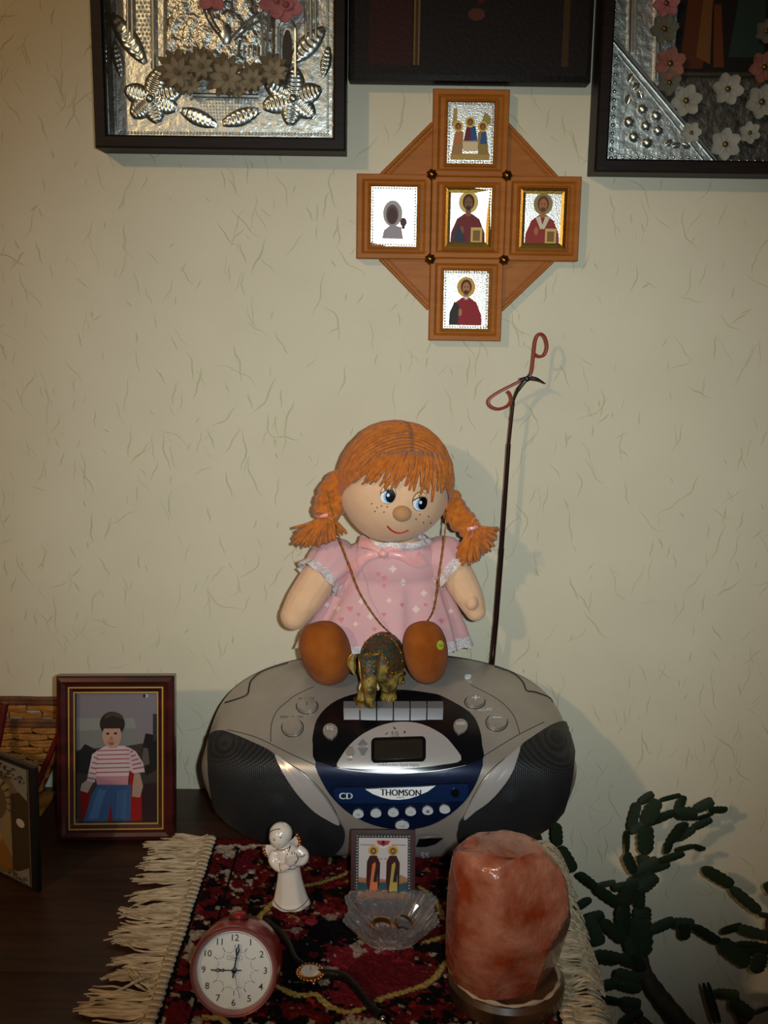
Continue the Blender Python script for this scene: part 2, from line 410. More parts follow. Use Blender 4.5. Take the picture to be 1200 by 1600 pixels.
def fringe(side):
    mb = MB(); rr = random.Random(5 + side); X = RXL - 0.008 if side < 0 else RXR + 0.008
    y = RYB + 0.003; tuft = 0
    while y > RYF:
        u = (RYB - y) / (RYB - RYF); wt = rr.uniform(0.0085, 0.014); tuft += 1
        Lc = 0.057 + rr.uniform(-.008, .010); ac = 0.05 * math.sin(u * 9 + 0.6) + rr.gauss(0, 0.10) - (0.05 if side < 0 else 0)
        if u < 0.12: Lc *= 1.12; ac = -0.05 + rr.gauss(0, .06)
        if 0.56 < u < 0.64: Lc *= 0.72; ac += 0.5
        if u > 0.70: Lc *= 0.85
        if side > 0: Lc *= 0.82
        bend = rr.gauss(0, 0.3); pinch = rr.uniform(0.9, 1.0); lift = rr.uniform(0, .004)
        n_st = int(wt / 0.00108)
        for k in range(n_st):
            q = (k + .5) / n_st - .5
            yv = y - wt * (k + .5) / n_st; x = X + side * rr.uniform(-.002, .001); z = 0.003 + rr.uniform(0, .005)
            L_ = Lc + rr.uniform(-.006, .005) - .006 * abs(q); ph = rr.uniform(0, 6); fr = rr.uniform(3, 7); wv = rr.uniform(.06, .22); pts = []; n = 10
            conv = q * wt * (1 - pinch) * -1.0 / L_
            for j in range(n + 1):
                s = j / n; pts.append(V((x, yv, z)))
                aa = ac + bend * s + wv * math.sin(fr * s + ph) + rr.gauss(0, .05) + conv * (-1 if s < .5 else 1) * 3
                dx = L_ / n * math.cos(aa); dy = L_ / n * math.sin(aa)
                if side > 0 and x > XR - 0.004:
                    f = min(1.0, (x - XR + 0.006) / 0.03); dz = -L_ / n * (0.30 + 1.0 * f); dx *= (1.05 - 0.45 * f)
                else:
                    dz = (0.0022 + lift * math.sin(PI * s) + rr.uniform(-.001, .0025) - z) * 0.4
                x += side * dx; yv += dy; z += dz
            mb.tube(pts, [0.00082] * (n - 1) + [0.0007, 0.0005], 5)
        y -= wt * rr.uniform(.95, 1.02)
    if side < 0:
        p0 = PZ(262, 1520, .004); mb.tube(spline([p0, PZ(225, 1528, .008), PZ(185, 1548, .005), PZ(150, 1560, .003), PZ(140, 1562, .003)], 5), 0.0013, 6)
    obj('fringe', mb, 'fringe', tr, world=True, kind='stuff')
fringe(-1); fringe(1)
# ---------------------------------------------------------------- wall: shared materials
mat('case_wood', '20140e', 0.5, col2='140c08', vscale=30, stretch=(1, 1, 8), spec=0.2)
mat('foil', 'e2deda', 0.40, 1.0, bump=0.8, bscale=120, bdist=0.0015)
mat('foil_relief', 'efece8', 0.30, 1.0, bump=0.15, bscale=300)
mat('foil_emboss', 'dcd6d0', 0.34, 1.0, bump=1.0, bscale=130, bdist=0.003)
mat('silk_beige', '8d7358', 0.8, col2='745b43', vscale=60); mat('silk_tan', 'b09a80', 0.8, col2='96806a', vscale=60)
mat('silk_pink', 'cf7f86', 0.75, col2='b8666e', vscale=60)
mat('silk_white', 'b9ada3', 0.75, col2='a3978c', vscale=60)
mat('silk_rose', 'a86a5c', 0.75, col2='935648', vscale=60)
mat('silk_grey', '6f675a', 0.8)
mat('dark_gold', '8a6a34', 0.35, 0.8)
def leaf_relief(c0, c1, wd, hgt, n=48, ridges=8):
    """embossed almond leaf between two points of a plane facing -y"""
    a, b_ = V(c0), V(c1); d = b_ - a; L_ = d.length; t = d / L_; s = V((0, -1, 0)).cross(t).normalized(); N_ = V((0, -1, 0)); rows = []
    for i in range(n + 1):
        u = i / n; w_ = wd * (math.sin(PI * min(1, u * 0.94 + 0.06)) ** 0.75); row = []
        for k in range(-4, 5):
            q = k / 4; dome = (1 - q * q) ** 0.5
            rid = 0.32 * math.sin((u * ridges - abs(q) * 1.1) * 2 * PI) * (1 - abs(q)) * (abs(q) > 0.05)
            z = hgt * dome * (0.75 + rid) - (0.25 * hgt if k == 0 else 0)
            row.append(a + t * (u * L_) + s * (q * w_) + N_ * z * math.sin(PI * min(1, u + 0.08)) ** 0.4)
        rows.append(row)
    return MB().grid(rows)
def blossom(parent, c, r, m, petals=6, name='silk_flower', ph=0.0, cm='dark_gold', cup=0.35, pw=0.40):
    c = V(c); f = obj(name, MB().ell(c + V((0, -0.0035, 0)), (r * 0.2, r * 0.14, r * 0.2), nu=10, nv=6), cm, parent, world=True)
    for i in range(petals):
        a = 2 * PI * i / petals + ph; d = V((math.cos(a), 0, math.sin(a))); s = V((-math.sin(a), 0, math.cos(a))); rows = []
        for k in range(6):
            u = k / 5; w_ = r * pw * math.sin(PI * (0.12 + 0.82 * u)) ** 0.7; row = []
            for q in (-1, -0.5, 0, 0.5, 1):
                row.append(c + d * (r * (0.12 + 0.9 * u)) + s * (q * w_) + V((0, -r * cup * (u * u * 0.5 + 0.25 * q * q) - 0.001, 0)))
            rows.append(row)
        back = [[p + V((0, 0.0012, 0)) for p in r_] for r_ in rows]
        mb = MB().grid(rows); mb.grid(back)
        obj('petal', mb, m, f, world=True)
    return f
def beads(pts, r, flat=0.7):
    mb = MB()
    for p in pts: mb.ell(p, (r, r * flat, r), nu=8, nv=5)
    return mb
def lerp(a, b_, n): return [V(a).lerp(V(b_), i / (n - 1)) for i in range(n)]
def mitred_frame(parent, x0, x1, z0, z1, yb, prof, m, name='frame_side', world=True):
    """four mitred bars; prof: (inset from the outer edge, y) outline"""
    def bar(p0, p1, inn):
        d = (V(p1) - V(p0)).normalized(); rows = []
        for e, sg in ((p0, 1), (p1, -1)):
            rows.append([V((e[0], 0, e[2])) + V(inn) * i_ + d * (i_ * sg) + V((0, y, 0)) for i_, y in prof])
        rows = [list(r_) for r_ in rows]
        return MB().grid(rows, closeu=True, capa=True, capb=True)
    C_ = [(x0, 0, z0), (x1, 0, z0), (x1, 0, z1), (x0, 0, z1)]; I_ = [(0, 0, 1), (-1, 0, 0), (0, 0, -1), (1, 0, 0)]
    return [obj(name, bar(C_[i], C_[(i + 1) % 4], I_[i]), m, parent, world=world, angle=25) for i in range(4)]
def icon_case(label, x0, x1, z0, z1, bw):
    t = thing('icon_case', label, 'icon', ((x0 + x1) / 2, 0, z0))
    mitred_frame(t, x0, x1, z0, z1, 0, [(0, -0.0005), (0, -0.040), (0.002, -0.043), (bw - 0.002, -0.043), (bw, -0.041), (bw, -0.0005)], 'case_wood')
    obj('backing_sheet', MB().box(((x0 + x1) / 2, -0.008, (z0 + z1) / 2), (x1 - x0 - 2 * bw - 0.0008, 0.006, z1 - z0 - 2 * bw - 0.0008)), 'foil', t, world=True, smooth=False)
    obj('glass_pane', MB().box(((x0 + x1) / 2, -0.0345, (z0 + z1) / 2), (x1 - x0 - 2 * bw - 0.0004, 0.002, z1 - z0 - 2 * bw - 0.0004)), 'glass_pane', t, world=True, smooth=False)
    return t
FY = -0.043
# --- left case: silver foil cover with embossed lilies
a = P(148, 230, FY); b = P(540, 236, FY); zb = (a.z + b.z) / 2
Lt = icon_case('glazed dark frame with silver foil lilies in its corners, left of the cross', a.x, b.x, zb, zb + 0.335, 0.0135)
CY = -0.0112
def C(px, py, dy=0.0): return P(px, py, CY - dy)
def rel(c0, c1, w_, h): obj('foil_leaf', leaf_relief(C(*c0, 0.001), C(*c1, 0.001), w_, h), 'foil_relief', Lt, world=True, angle=60)
for ce, tips in (((234, 154), [(252, 104), (286, 140), (279, 170), (248, 195), (204, 184), (192, 138)]), ((458, 154), [(411, 126), (462, 102), (505, 138), (493, 184), (452, 199), (407, 168)])):
    for tp in tips: rel(ce, tp, 0.0112, 0.0038)
    obj('foil_boss', MB().ell(C(*ce, 0.006), (0.005, 0.004, 0.005), nu=12, nv=8), 'foil_relief', Lt, world=True)
rel((226, 98), (170, 16), 0.0105, 0.0036); rel((282, 172), (342, 197), 0.009, 0.0034); rel((456, 97), (510, 40), 0.0105, 0.0036); rel((406, 172), (343, 195), 0.009, 0.0034)
rel((190, 120), (178, 60), 0.006, 0.003); rel((505, 120), (514, 70), 0.006, 0.003)
bl = beads(lerp(C(190, 207), C(512, 210), 64), 0.0016); bl2 = beads(lerp(C(183, 198), C(181, -20), 50), 0.0014); bl3 = beads(lerp(C(512, 205), C(512, -20), 50), 0.0014)
for q in (bl, bl2, bl3): obj('bead_border', q, 'foil_relief', Lt, world=True, kind='stuff')
for k in range(7):
    obj('foil_dot_row', beads(lerp(C(312 + k, 156 + k * 5), C(398 - k, 157 + k * 5), 18), 0.0011), 'foil_relief', Lt, world=True, kind='stuff')
obj('inner_ledge', MB().tube([C(302, 149, 0.003), C(404, 151, 0.003)], 0.0028, 8), 'foil_relief', Lt, world=True)
for x_, r_ in ((240, 0.0030), (207, 0.0020), (200, 0.0016), (486, 0.0022), (478, 0.0016), (494, 0.0014)):
    obj('foil_rib', MB().tube([C(x_, 108 if x_ in (240,) else 60, 0.0025), C(x_ - 2, -70, 0.0025)], r_, 8), 'foil_relief', Lt, world=True)
obj('foil_dot_row', beads([C(214 + 6 * i + 3 * (k % 2), -10 + k * 7) for i in range(4) for k in range(14)], 0.0015), 'foil_relief', Lt, world=True, kind='stuff')
# embossed robe in the inner window
rows = []
for i in range(26):
    row = []
    for j in range(30):
        px = 255 + j * 175 / 29; py = -60 + i * 185 / 25
        h = 0.004 + 0.005 * math.exp(-((px - 345) / 60) ** 2) + 0.0022 * math.sin(px * 0.21 + 2 * math.sin(py * 0.06)) * math.sin(py * 0.16 + px * 0.03)
        if i in (0, 25) or j in (0, 29): h = 0
        row.append(C(px, py, h))
    rows.append(row)
obj('embossed_robe', MB().grid(rows), 'foil_emboss', Lt, world=True)
for pts in ([(312, 0), (330, 40), (350, 62)], [(318, 0), (336, 38), (354, 58)], [(362, 60), (385, 35), (412, 18)], [(366, 64), (390, 42), (418, 26)], [(410, 8), (409, 90)], [(420, 8), (417, 92)], [(375, 62), (372, 90)]):
    obj('foil_rib', MB().tube(spline([C(*p, 0.009) for p in pts], 6), 0.0016, 6), 'foil_relief', Lt, world=True)
for k in range(4): obj('foil_rib', MB().tube([C(382 + k * 7, 70, 0.008), C(381 + k * 7, 88, 0.008)], 0.0013, 6), 'foil_relief', Lt, world=True)
obj('foil_boss', MB().ell(C(352, 55, 0.006), (0.009, 0.005, 0.013), nu=12, nv=8), 'foil_relief', Lt, world=True)
rows = lambda cx, cy, rx, ry: [C(cx + rx * math.cos(t_), cy + ry * math.sin(t_), 0.004) for t_ in [PI + i * PI / 10 for i in range(11)]]
obj('foil_arch', MB().tube([C(436, 120, .004)] + rows(449, 50, 13, 18) + [C(462, 120, .004)], 0.0018, 6), 'foil_relief', Lt, world=True)
obj('dark_niche', MB().prism(oval(449, 80, 8, 34, 18), lambda x, y: C(x, y, 0.0005), lambda x, y: C(x, y, 0.0025)), mat('niche', '3a2d26', 0.5), Lt, world=True)
for cx, cy, r_ in ((275, 110, 0.026), (312, 100, 0.022), (350, 118, 0.028), (392, 122, 0.02), (425, 110, 0.022), (295, 128, 0.018), (370, 135, 0.016)):
    blossom(Lt, C(cx, cy, 0.009), r_ * .8, 'silk_beige', 11, ph=cx, cm='silk_beige', cup=0.25, pw=0.2)
    blossom(Lt, C(cx + 3, cy + 4, 0.013), r_ * .6, 'silk_tan', 8, ph=cx + 1, cm='silk_beige', cup=0.4, pw=0.24)
for cx, cy in ((447, 8), (432, 2), (332, -8)): blossom(Lt, C(cx, cy, 0.012), 0.018, 'silk_pink', 5, ph=cx, cm='silk_rose')

# --- right case
a = P(929, 268, FY); z0 = a.z
Rt = icon_case('glazed dark frame with white blossoms and a studded silver corner, right of the cross', a.x, a.x + 0.272, z0, z0 + 0.345, 0.0135)
obj('picture_ground', MB().prism([(1030, 118), (1290, 118), (1290, 262), (1030, 262)], lambda x, y: C(x, y, 0.0003), lambda x, y: C(x, y, 0.0025)), mat('tinsel', '6d635a', 0.5, 0.35, col2='403731', vscale=70, bump=1.0, bscale=140, bdist=0.003), Rt, world=True, smooth=False)
lay = [('1d1511', rect(0, 0, 1, 1)), ('5e2c16', [(0.03, .02), (.16, .02), (.2, .5), (.16, .95), (.08, .95)]), ('7a4a22', [(0.12, .1), (.2, .05), (.19, .5), (.14, .5)]), ('2b3a38', [(.3, .1), (.5, .1), (.48, .6), (.34, .55)]), ('6b3417', [(.22, .03), (.28, .03), (.24, .45), (.2, .45)]),
       ('3d4530', [(.35, .6), (.55, .7), (.5, .95), (.38, .9)]), ('4c3a22', [(.6, .05), (.85, .05), (.9, .6), (.7, .8)]), ('30261c', oval(.7, .75, .12, .2))]
q0 = P(1052, 112, -0.0115); q1 = P(1330, 112, -0.0115); hh = 0.15
obj('painted_panel', picture(lay, lambda u, v_, l: V((q0.x + u * (q1.x - q0.x), -0.0135 - l, q0.z + v_ * hh))), 'print', Rt, world=True, smooth=False)
obj('panel_rail', MB().tube([C(1050, 116, 0.004), C(1320, 118, 0.004)], 0.003, 8), mat('rail', '5c5046', 0.4, 0.5), Rt, world=True)
# silver corner
obj('corner_plate', MB().prism([(957, 62), (1122, 257), (952, 257)], lambda x, y: C(x, y, 0.0003), lambda x, y: C(x, y, 0.003)), 'foil', Rt, world=True, smooth=False)
obj('corner_edge', MB().tube([C(960, 62, 0.004), C(1121, 254, 0.004)], 0.0026, 8), 'foil_relief', Rt, world=True)
obj('corner_edge', MB().tube([C(967, 84, 0.0035), C(1100, 250, 0.0035)], 0.0012, 8), 'foil_relief', Rt, world=True)
for cx, cy in ((983, 191), (1004, 171), (1025, 181), (1028, 204), (1011, 223), (990, 214), (1009, 197)):
    obj('stud', MB().ell(C(cx, cy, 0.0035), (0.0062, 0.005, 0.0062), nu=14, nv=8), 'foil_relief', Rt, world=True)
for cx, cy, an in ((985, 121, 1.2), (994, 134, .8), (999, 148, 2.0), (981, 155, 1.4), (1045, 223, .6), (1057, 227, .3), (1072, 228, -.4)):
    d = (math.cos(an) * 8, -math.sin(an) * 9)
    obj('foil_leaf', leaf_relief(C(cx - d[0], cy - d[1], .0025), C(cx + d[0], cy + d[1], .0025), 0.0042, 0.0042, ridges=0), 'foil_relief', Rt, world=True, angle=60)
for pts, n, r_ in (((C(963, 90, .003), C(955, 247, .003)), 13, 0.0023), ((C(972, 95, .003), C(967, 235, .003)), 60, 0.0007), ((C(962, 246, .003), C(1098, 246, .003)), 13, 0.0019), ((C(970, 236, .003), C(1085, 236, .003)), 50, 0.0007), ((C(1130, 250, .003), C(1230, 252, .003)), 9, 0.0015), ((C(960, 60, .003), C(964, -30, .003)), 7, 0.0016)):
    obj('bead_row', beads(lerp(*pts, n), r_), 'foil_relief', Rt, world=True, kind='stuff')
for x_, r_ in ((986, 0.0026), (992, 0.0012), (1027, 0.0026)):
    obj('gilt_rod', MB().tube([C(x_, 82 if x_ < 1000 else 124, 0.004), C(x_ + 3, -60, 0.004)], r_, 8), 'foil_relief', Rt, world=True)
for cx, cy, r_, m_, ph in ((1071, 158, .0165, 'silk_white', .2), (1136, 140, .0165, 'silk_white', .9), (1132, 226, .0165, 'silk_white', .5), (1079, 208, .011, 'silk_white', .1), (1189, 160, .0175, 'silk_white', .3), (1170, 208, .0115, 'silk_white', .7),
                           (1046, 100, .0165, 'silk_rose', .4), (1193, 106, .0165, 'silk_rose', .2), (1040, 6, .014, 'silk_pink', .2), (1037, 46, .015, 'silk_grey', .2), (1045, 130, .013, 'silk_grey', .5), (1196, 50, .012, 'silk_grey', .5)):
    blossom(Rt, C(cx, cy, 0.009), r_, m_, 6, ph=ph)

# --- middle icon: old dark painted board
a = P(545, 124, -0.026); b = P(923, 130, -0.026); z0 = (a.z + b.z) / 2; W_ = b.x - a.x; H_ = 0.31
Mt = thing('painted_icon', 'old dark painted icon board hanging above the wooden cross', 'icon', ((a.x + b.x) / 2, 0, z0))
mat('old_varnish', '17110e', 0.5, col2='0f0b09', spec=0.15, vscale=40, bump=0.5, bscale=260, bdist=0.0008)
obj('board', MB().box(((a.x + b.x) / 2, -0.0135, z0 + H_ / 2), (W_, 0.025, H_), bev=0.0018), 'old_varnish', Mt, world=True)
lay = [('1a1412', rect(.02, .02, .98, .98)), ('2e1512', [(.08, .05), (.26, .05), (.25, .95), (.1, .95)]), ('6a4d26', rect(.265, .05, .29, .98)), ('3a2a18', [(.272, .05), (.283, .05), (.283, .98), (.272, .98)]),
       ('3d1410', [(.52, .24), (.6, .28), (.72, .31), (.8, .40), (.86, .52), (.6, .55), (.55, .40)]), ('4b2a1e', oval(.52, .215, .035, .02)), ('5f5334', [(.36, .40), (.43, .40), (.395, .345)]), ('3a2b16', rect(.875, .05, .90, .98)), ('2a2013', rect(.9, .05, .905, .98)),
       ('24302a', [(.36, .5), (.5, .5), (.5, .8), (.36, .8)]), ('5a3a28', oval(.56, .8, .07, .09)), ('6b4a1f', oval(.56, .8, .1, .12)[:11])]
obj('painting', picture(lay, lambda u, v_, l: V((a.x + u * W_, -0.0262 - l, z0 + v_ * H_)), step=0.00004), mat('old_paint', rough=0.5, vc=True, spec=0.15, bump=0.5, bscale=260, bdist=0.0008), Mt, world=True, smooth=False)

# --- cross of five small icons
mat('honey_wood', 'a05c18', 0.5, col2='955314', vscale=26, stretch=(1, 1, 6), bump=0.25, bscale=300, bdist=0.0004, spec=0.22)
mat('icon_foil', 'cfc8bc', 0.30, 1.0, bump=0.5, bscale=700, bdist=0.0005)
mat('gold_foil', 'c49a4a', 0.34, 1.0, bump=0.4, bscale=900, bdist=0.0005)
cx, cz = 0.0885, 0.6905
Ct = thing('icon_cross', 'honey-coloured wooden cross holding five small metal icons', 'icon', (cx, 0, cz))
def fig(robe, hair, skin='9a6a44', x=.5, s=1.0, y0=.1, halo='c9a24f', book=None, trim=None):
    L_ = [(halo, oval(x, y0 + .60 * s, .19 * s, .16 * s)), (robe, [(x - .34 * s, y0), (x - .33 * s, y0 + .16 * s), (x - .22 * s, y0 + .36 * s), (x - .07 * s, y0 + .44 * s), (x + .07 * s, y0 + .44 * s), (x + .22 * s, y0 + .36 * s), (x + .33 * s, y0 + .16 * s), (x + .34 * s, y0)]),
          (skin, rect(x - .05 * s, y0 + .40 * s, x + .05 * s, y0 + .52 * s)), (hair, oval(x, y0 + .605 * s, .115 * s, .115 * s)), (skin, oval(x, y0 + .585 * s, .078 * s, .093 * s)), (hair, oval(x, y0 + .518 * s, .05 * s, .035 * s)),
          ('2a1a12', oval(x - .03 * s, y0 + .60 * s, .014 * s, .009 * s, 8)), ('2a1a12', oval(x + .03 * s, y0 + .60 * s, .014 * s, .009 * s, 8))]
    if trim: L_ += [(trim, [(x - .14 * s, y0 + .40 * s), (x - .05 * s, y0 + .42 * s), (x + .02 * s, y0 + .24 * s), (x - .04 * s, y0 + .23 * s)]), (trim, [(x + .14 * s, y0 + .40 * s), (x + .05 * s, y0 + .42 * s), (x - .02 * s, y0 + .24 * s), (x + .04 * s, y0 + .23 * s)])]
    if book: L_ += [(book, rect(x + .06 * s, y0 + .02, x + .28 * s, y0 + .24 * s)), ('7a5a28', rect(x + .10 * s, y0 + .06, x + .24 * s, y0 + .2 * s))]
    L_ += [(skin, oval(x - .12 * s, y0 + .20 * s, .045 * s, .06 * s, 10))]
    return L_
def tile(dx, dz, w_, h_, layers, tilt=0.0, yaw=0.0, gold=False):
    x0, x1, z0, z1 = cx + dx - w_ / 2, cx + dx + w_ / 2, cz + dz - h_ / 2, cz + dz + h_ / 2
    tl = obj('tile_block', MB().box((cx + dx, -0.008, cz + dz), (w_ - 0.004, 0.012, h_ - 0.004)), 'honey_wood', Ct, world=True)
    mitred_frame(tl, x0, x1, z0, z1, 0, [(0, -0.002), (0, -0.017), (0.001, -0.018), (0.0055, -0.018), (0.0065, -0.0168), (0.0085, -0.0155), (0.0125, -0.0155), (0.013, -0.002)], 'honey_wood')
    wi, hi = 0.0575, 0.0705
    mitred_frame(tl, cx + dx - wi / 2, cx + dx + wi / 2, cz + dz - hi / 2, cz + dz + hi / 2, 0, [(0, -0.003), (0, -0.020), (0.0012, -0.021), (0.0028, -0.0195), (0.0032, -0.003)], 'honey_wood', name='inner_frame')
    if gold: mitred_frame(tl, cx + dx - wi / 2 + .0036, cx + dx + wi / 2 - .0036, cz + dz - hi / 2 + .0036, cz + dz + hi / 2 - .0036, 0, [(0, -0.0165), (0, -0.0182), (0.0025, -0.0192), (0.0055, -0.0182), (0.0055, -0.0165)], 'gold_foil', name='gilt_border')
    M = Mx.Translation((cx + dx, -0.0165, cz + dz)) @ Mx.Rotation(tilt, 4, 'X') @ Mx.Rotation(yaw, 4, 'Z')
    iw, ih = wi - 0.0075, hi - 0.0075
    pl = obj('icon_plate', MB().box((0, 0, 0), (iw, 0.0012, ih)).xf(M), 'icon_foil', tl, world=True, smooth=False)
    bd_ = []
    for k in range(17): bd_ += [M @ V((-iw / 2 + iw * (k + .5) / 17, -0.0008, s * (ih / 2 - 0.0016))) for s in (-1, 1)]
    for k in range(20): bd_ += [M @ V((s * (iw / 2 - 0.0016), -0.0008, -ih / 2 + ih * (k + .5) / 20)) for s in (-1, 1)]
    obj('beaded_edge', beads(bd_, 0.0011), 'gold_foil' if gold else 'icon_foil', tl, world=True, kind='stuff')
    obj('painted_saint', picture(layers, lambda u, v_, l: M @ V(((u - .5) * (iw - .007), -0.0007 - l, (v_ - .5) * (ih - .007)))), 'print', tl, world=True, smooth=False)
px_, pz_ = 0.0822, 0.0889
tri = [('a98748', [(0, 0), (1, 0), (1, .12), (0, .12)]), ('9c7440', [(.02, .1), (.3, .1), (.32, .5), (.2, .58), (.1, .5)]), ('8f7434', [(.98, .1), (.7, .1), (.68, .5), (.8, .58), (.9, .5)]), ('a78e50', [(.02, .62), (.15, .62), (.15, .95), (.06, .95)]), ('96834d', [(.75, .66), (1, .66), (1, .8), (.85, .9)]),
       ('8e8078', rect(.3, .2, .7, .36)), ('6a1f22', [(.33, .36), (.5, .36), (.5, .66), (.4, .64)]), ('2c4a7a', [(.5, .36), (.68, .36), (.62, .62), (.5, .66)]), ('31507f', [(.74, .3), (.92, .3), (.88, .56), (.78, .55)]), ('b7683e', [(.1, .3), (.26, .3), (.22, .55), (.14, .54)]),
       ('cfb78f', [(.32, .16), (.68, .16), (.7, .34), (.3, .34)])]
for x_, y_ in ((.18, .62), (.48, .70), (.80, .62)): tri += [('d1a645', oval(x_, y_, .125, .10)), ('5d3a22', oval(x_, y_, .075, .065)), ('8d6040', oval(x_, y_ - .012, .045, .045))]
tile(0, pz_, 0.0825, 0.0905, tri, gold=False)
tile(0, 0, 0.0815, 0.0868, fig('6b1a1e', '3d2114', '7f4f30', s=1.32, y0=.0, halo='cfae62', book='c7a857', trim=None) + [('27303f', [(.14, .0), (.48, .0), (.26, .38), (.16, .24)])], gold=True, tilt=rad(1.5), yaw=rad(-3.5))
tile(-px_, 0, 0.0815, 0.0905, [('a59a98', oval(.47, .56, .25, .25)), ('5f4a42', oval(.46, .54, .16, .19)), ('4a3028', oval(.46, .52, .12, .15)), ('9a8f92', [(.2, .08), (.75, .08), (.7, .3), (.45, .36), (.25, .24)]), ('4f342a', oval(.75, .40, .085, .085)), ('4a3028', rect(.71, .27, .79, .36))], tilt=rad(5.35), yaw=rad(-1.2))
tile(px_, 0, 0.0825, 0.0905, fig('8c2a22', '5b3a24', 'a4633c', s=1.3, y0=.0, halo='8f7a4a', book='c8a75c', trim='c9bd9d'), gold=True)
tile(0, -pz_, 0.0815, 0.0905, fig('8a1d22', '4a2a1a', 'a5704a', s=1.25, y0=.0, halo='c9993f', trim=None) + [('2c2723', [(.06, .0), (.30, .0), (.32, .40), (.2, .46), (.08, .25)]), ('d8d2cc', [(.42, .56), (.58, .56), (.5, .50)])], gold=False, tilt=rad(-3.5), yaw=rad(3))
for sx, sz in ((-1, 1), (1, 1), (-1, -1), (1, -1)):
    ix, iz = cx + sx * 0.0411, cz + sz * 0.0450; A_ = V((ix, 0, iz)); B_ = V((ix + sx * 0.0555, 0, iz)); D_ = V((ix, 0, iz + sz * 0.0545))
    pl = [(A_.x, A_.z), (B_.x, B_.z), (D_.x, D_.z)]
    tp = obj('corner_panel', MB().prism(pl, lambda x, y: V((x, -0.0015, y)), lambda x, y: V((x, -0.0105, y))), 'honey_wood', Ct, world=True, smooth=False)
    e = (D_ - B_).normalized(); nrm = V((sx, 0, sz)).normalized() 
    for off, r_ in ((0.0, 0.0021), (-0.0055, 0.0012)):
        obj('edge_moulding', MB().tube([B_ + nrm * off + e * (0.0 if off == 0 else .006) + V((0, -0.011, 0)), D_ + nrm * off - e * (0.0 if off == 0 else .006) + V((0, -0.011, 0))], r_, 8), 'honey_wood', tp, world=True)
    st_ = MB().lathe([(0.0058, 0), (0.0058, 0.001), (0.0045, 0.003), (0.002, 0.0045), (0.0008, 0.005)], 14, Mx.Rotation(PI / 2, 4, 'X').to_3x3(), (ix, -0.0182, iz), rf=lambda t_, r, z: 1 + 0.1 * math.cos(7 * t_))
    obj('brass_stud', st_, mat('stud_brass', '9a7430', 0.3, 1.0), Ct, world=True)
# ---------------------------------------------------------------- boombox
mat('silver_plastic', 'a99f95', 0.36, 0.5, col2='a1978d', vscale=30, bump=0.05, bscale=900, bdist=0.0002)
mat('silver_bright', 'c4bdb9', 0.3, 0.5)
mat('rear_plastic', '4d4846', 0.45, 0.2)
mat('black_gloss', '0a0b0f', 0.22, 0.0)
mat('navy', '0c1a38', 0.30, 0.3, col2='0a152e', vscale=60)
mat('navy_bay', '152c56', 0.26, 0.4)
mat('key_grey', '7c7a7c', 0.4, 0.3)
mat('seam', '2a2624', 0.6)
mat('white_badge', 'dcdcdc', 0.3)
mat('ink', '14161c', 0.5)
mat('ink_light', 'cfd2da', 0.4)
mat('lcd', '2a251d', 0.2, col2='241f18', vscale=20)
mat('pale_button', 'cfd0d2', 0.3, 0.25)
def grille_mat():
    m = mat('speaker_grille', '2b2b2d', 0.5, 0.2); nt = m.node_tree; N = nt.nodes; L = nt.links; b_ = N['Principled BSDF']
    tc = N.new('ShaderNodeTexCoord'); sp = N.new('ShaderNodeSeparateXYZ'); L.new(tc.outputs['Object'], sp.inputs[0])
    ad = N.new('ShaderNodeMath'); ad.operation = 'SUBTRACT'; L.new(sp.outputs['Z'], ad.inputs[0]); hy = N.new('ShaderNodeMath'); hy.operation = 'MULTIPLY'; hy.inputs[1].default_value = 0.4; L.new(sp.outputs['Y'], hy.inputs[0]); L.new(hy.outputs[0], ad.inputs[1])
    cb = N.new('ShaderNodeCombineXYZ'); L.new(sp.outputs['X'], cb.inputs[0]); L.new(ad.outputs[0], cb.inputs[1])
    def trig(axis_a, k, kind):
        d = N.new('ShaderNodeVectorMath'); d.operation = 'DOT_PRODUCT'; L.new(cb.outputs[0], d.inputs[0]); d.inputs[1].default_value = (math.cos(axis_a) * k, math.sin(axis_a) * k, 0)
        s = N.new('ShaderNodeMath'); s.operation = kind; L.new(d.outputs['Value'], s.inputs[0]); return s
    k = 2 * PI / 0.0021
    s = [trig(rad(a), k, 'COSINE') for a in (0, 60, 120)]
    a1 = N.new('ShaderNodeMath'); a1.operation = 'ADD'; L.new(s[0].outputs[0], a1.inputs[0]); L.new(s[1].outputs[0], a1.inputs[1])
    a2 = N.new('ShaderNodeMath'); a2.operation = 'ADD'; L.new(a1.outputs[0], a2.inputs[0]); L.new(s[2].outputs[0], a2.inputs[1])
    r = N.new('ShaderNodeValToRGB'); r.color_ramp.elements[0].position = 0.25; r.color_ramp.elements[1].position = 0.62
    mr = N.new('ShaderNodeMapRange'); mr.inputs[1].default_value = -1.5; mr.inputs[2].default_value = 3; L.new(a2.outputs[0], mr.inputs[0]); L.new(mr.outputs[0], r.inputs[0])
    r.color_ramp.elements[0].color = lin('2a2a2c'); r.color_ramp.elements[1].color = lin('09090a'); L.new(r.outputs[0], b_.inputs['Base Color'])
    bp = N.new('ShaderNodeBump'); bp.inputs['Strength'].default_value = 0.7; bp.inputs['Distance'].default_value = 0.0006; bp.invert = True
    L.new(mr.outputs[0], bp.inputs['Height']); L.new(bp.outputs[0], b_.inputs['Normal'])
grille_mat()
BX = 0.0095; HW = 0.2045; YC, ZC = -0.108, 0.094
